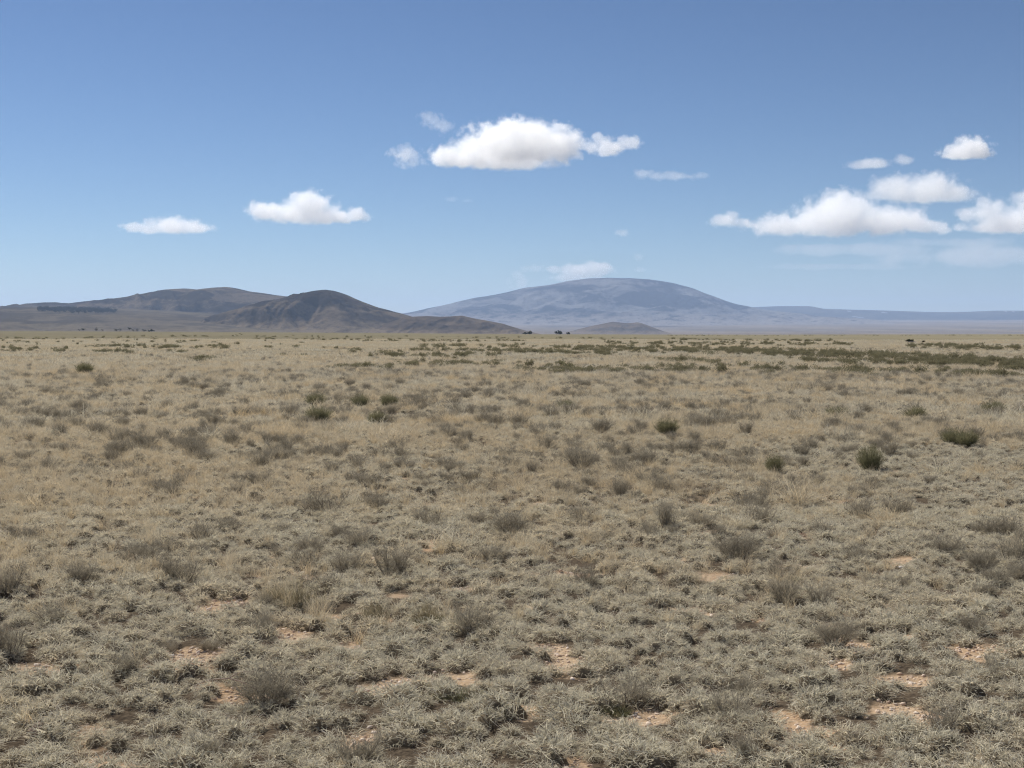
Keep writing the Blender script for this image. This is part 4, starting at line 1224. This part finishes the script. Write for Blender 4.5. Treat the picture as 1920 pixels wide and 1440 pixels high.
def build_small():
    rng = np.random.default_rng(12)
    # bunchgrass: stiff upright clump
    def bunch(rng, w, h, n):
        d = dirs(n, rng, 62, 89); base = rng.normal(0, w * 0.45, (n, 3)); base[:, 2] = -0.01
        bl = ribbons(base, d, h * rng.uniform(0.6, 1.08, n), rng.uniform(0.0018, 0.0032, n), rng.uniform(0, 0.22, n), rng.normal(0, 0.03, n), rng, 4)
        n2 = n // 3
        d2 = dirs(n2, rng, 8, 40); b2 = rng.normal(0, w * 0.45, (n2, 3)); b2[:, 2] = 0.0
        dead = ribbons(b2, d2, h * rng.uniform(0.25, 0.5, n2), rng.uniform(0.002, 0.0034, n2), rng.uniform(0.2, 0.8, n2), rng.normal(0, 0.1, n2), rng, 3)
        return bl, dead
    for (u, vb, w, h, lab) in [(563, 1146, 62, 62, 'tall upright brown bunchgrass clump with a black hollow at its foot'), (520, 1138, 60, 44, 'shorter brown bunchgrass clump left of the tall one'),
                               (700, 1172, 60, 46, 'loose pale bunchgrass with bent stalks below the dense tall shrub'), (800, 1172, 54, 46, 'greenish bunchgrass clump over a dark green cushion left of centre')]:
        x, y = px_ground(u, vb); s = math.hypot(y, EYE) / F
        bl, dead = bunch(rng, w * s / 2, h * s, 230)
        e = bpy.data.objects.new('bunchgrass', None); COL.objects.link(e); e.location = (x, y, float(gz(np.array([x]), np.array([y]))[0]))
        link('blades', to_mesh('blades', bl, M_BUNCH), e); link('dead_blades', to_mesh('dead_blades', dead, M_STRAW), e)
        tag(e, lab, 'grass clump', 'bunchgrass clumps')
    # dark green cushion plants
    for (u, vb, w, h, lab) in [(815, 1176, 84, 24, 'dark green cushion plant under the greenish bunchgrass'), (1150, 1342, 60, 30, 'blackish cushion under the grey shrub near bottom centre'), (465, 1040, 34, 14, 'small dark green cushion in yellow grass at left'),
                               (860, 1318, 80, 36, 'grey green cushion of grass right of the gravelly bare patch'), (1485, 1092, 40, 16, 'dark cushion at the foot of the mound shrub at right')]:
        x, y = px_ground(u, vb); s = math.hypot(y, EYE) / F
        n = 420; ww = w * s / 2; hh = h * s
        a = rng.uniform(0, 6.28, n); q = np.sqrt(rng.random(n))
        base = np.stack([np.cos(a) * q * ww, np.sin(a) * q * ww * 0.7, np.zeros(n)], -1)
        d = unit(np.stack([np.cos(a) * q, np.sin(a) * q, np.full(n, 0.9)], -1) + rng.normal(0, 0.3, (n, 3)))
        fo = ribbons(base, d, hh * (1.05 - 0.5 * q) * rng.uniform(0.6, 1.1, n), rng.uniform(0.002, 0.0035, n), rng.uniform(0, 0.5, n), rng.normal(0, 0.12, n), rng, 3)
        o = link('cushion_plant', to_mesh('cushion_plant', fo, M_GREEN), None, (x, y, float(gz(np.array([x]), np.array([y]))[0])))
        tag(o, lab, 'plant', 'cushion plants')
    # white stones
    for (u, v, w, lab) in [(745, 1288, 9, 'small white stone in the gravelly bare patch left of centre'), (720, 1178, 7, 'tiny white stone above the bare patch left of centre'),
                           (1268, 1205, 8, 'small white stone right of centre among gravel'), (1560, 1241, 11, 'flat white stone in the small bare spot at right'),
                           (1757, 1353, 10, 'pale stone on the long bare patch near the right edge'), (1690, 1066, 8, 'tiny white stone far back at right'),
                           (122, 1236, 8, 'white stone at the rim of the reddish bare patch at left'), (322, 1231, 9, 'white stone at the top of the long bare patch'),
                           (948, 1337, 8, 'small white stone near the bottom centre'), (1128, 1264, 11, 'white stone beside the narrow bare strip')]:
        x, y = px_ground(u, v); s = math.hypot(y, EYE) / F
        o = link('pale_stone', rock_mesh('pale_stone', rng, w * s * 0.62, M_STONE, 0.6, 2), None, (x, y, float(gz(np.array([x]), np.array([y]))[0]) + w * s * 0.25))
        tag(o, lab, 'stone', 'pale stones')
    # bleached curled stalk
    x, y = px_ground(103, 1093); s = math.hypot(y, EYE) / F
    st = pipe([Vector(p) * s for p in [(-0.5, 0, -2), (2, 1, 4), (4.2, 0.5, 7), (5.4, 0, 10), (5.2, -1, 13), (3.6, -1, 15.5), (1, -1, 17), (-3, 0, 18)]], 0.0042, 0.0022)
    tag(link('dry_stalk', mesh_np('dry_stalk', st[0], st[1], M_STALK, smooth=True), None, (x, y, float(gz(np.array([x]), np.array([y]))[0]) + 0.02)), 'bleached white curled stalk standing in grass at the left', 'stalk')
    # weathered broken wood: split lump with deep grooves
    x, y = px_ground(78, 1378); s = math.hypot(y, EYE) / F
    bm = bmesh.new(); bmesh.ops.create_icosphere(bm, subdivisions=4, radius=1.0)
    for v in bm.verts:
        c = v.co
        gr = 1 - 0.22 * abs(math.sin(c.y * 9 + 1.5 * math.sin(c.x * 3))) + 0.08 * math.sin(c.x * 5 + c.z * 3)
        k = Vector((c.x * 26 * s, c.y * 20 * s, max(c.z, -0.3) * 17 * s)) * gr
        v.co = k
    me = bpy.data.meshes.new('wood_piece'); bm.to_mesh(me); bm.free(); me.materials.append(M_DEADW)
    o = link('wood_piece', me, None, (x, y, float(gz(np.array([x]), np.array([y]))[0]) + 0.012)); o.rotation_euler = (0.1, 0.05, 0.9)
    tag(o, 'weathered grooved brown lump lying in the grass at the lower left', 'wood')
    # fallen grey branch by the sprawling shrub
    x, y = px_ground(435, 1290); s = math.hypot(y, EYE) / F
    e = bpy.data.objects.new('fallen_branch', None); COL.objects.link(e); e.location = (x, y, float(gz(np.array([x]), np.array([y]))[0]) + 0.01)
    for nm, pts, r0 in (('limb', [(-72, 8, 2), (-56, 6, 10), (-40, 2, 16), (-20, 2, 17), (-5, 0, 19), (14, -4, 15), (30, -10, 10), (62, -20, 0)], 0.0042), ('twig', [(-5, 0, 19), (6, 9, 25), (14, 20, 26), (40, 34, 22)], 0.0028), ('twig', [(-40, 2, 16), (-48, -4, 8), (-52, -6, 0)], 0.0026)):
        st = pipe([Vector(p) * s for p in pts], r0, r0 * 0.5)
        link(nm, mesh_np(nm, st[0], st[1], M_DEADW, smooth=True), e)
    tag(e, 'dead branch arching over the ground left of the sprawling shrub', 'branch')
    # eroded bank far out on the plain
    x, y = px_ground(1707, 643); s = y / F
    e = bpy.data.objects.new('earth_bank', None); COL.objects.link(e); e.location = (x, y, float(gz(np.array([x]), np.array([y]))[0]))
    def lump(name, material, w, d, h, x0, z0, parent, cutz=None, seed=1):
        nu, nv = 28, 10; V = []
        for i in range(nu):
            for j in range(nv):
                a = 2 * math.pi * i / nu; b = j / (nv - 1) * math.pi / 2
                k = 1 + 0.18 * math.sin(3 * a + seed) + 0.1 * math.sin(7 * a + 2 * seed)
                V.append((x0 + math.cos(a) * math.cos(b) * w * k, math.sin(a) * math.cos(b) * d * k, z0 + math.sin(b) * h * (1 + 0.15 * math.sin(5 * a + 3 * b + seed))))
        return link(name, mesh_np(name, V, grid_faces(nu, nv, True), material), parent)
    lump('pale_face', M_BANK, 9.5 * s, 5 * s, 3.4 * s, 2.0 * s, -0.2 * s, e, seed=2)
    st, fo = leafy_parts(rng, 7.5 * s, 3.2 * s, 420, 0.13)
    c = link('dark_brush', to_mesh('dark_brush', fo, M_TREE), e, (-1.5 * s, 2.0 * s, 1.6 * s))
    tag(e, 'pale eroded earth bank with dark brush on top, far right plain', 'bank')
    x, y = px_ground(1731, 643); s = y / F
    st, fo = leafy_parts(rng, 2.2 * s, 2.8 * s, 160, 0.12)
    o = bpy.data.objects.new('black_bush', None); COL.objects.link(o); o.location = (x, y, float(gz(np.array([x]), np.array([y]))[0]))
    link('stems', to_mesh('stems', st, M_WOOD), o); link('foliage', to_mesh('foliage', fo, M_TREE), o)
    tag(o, 'small black bush right of the pale eroded bank', 'bush')
build_small()
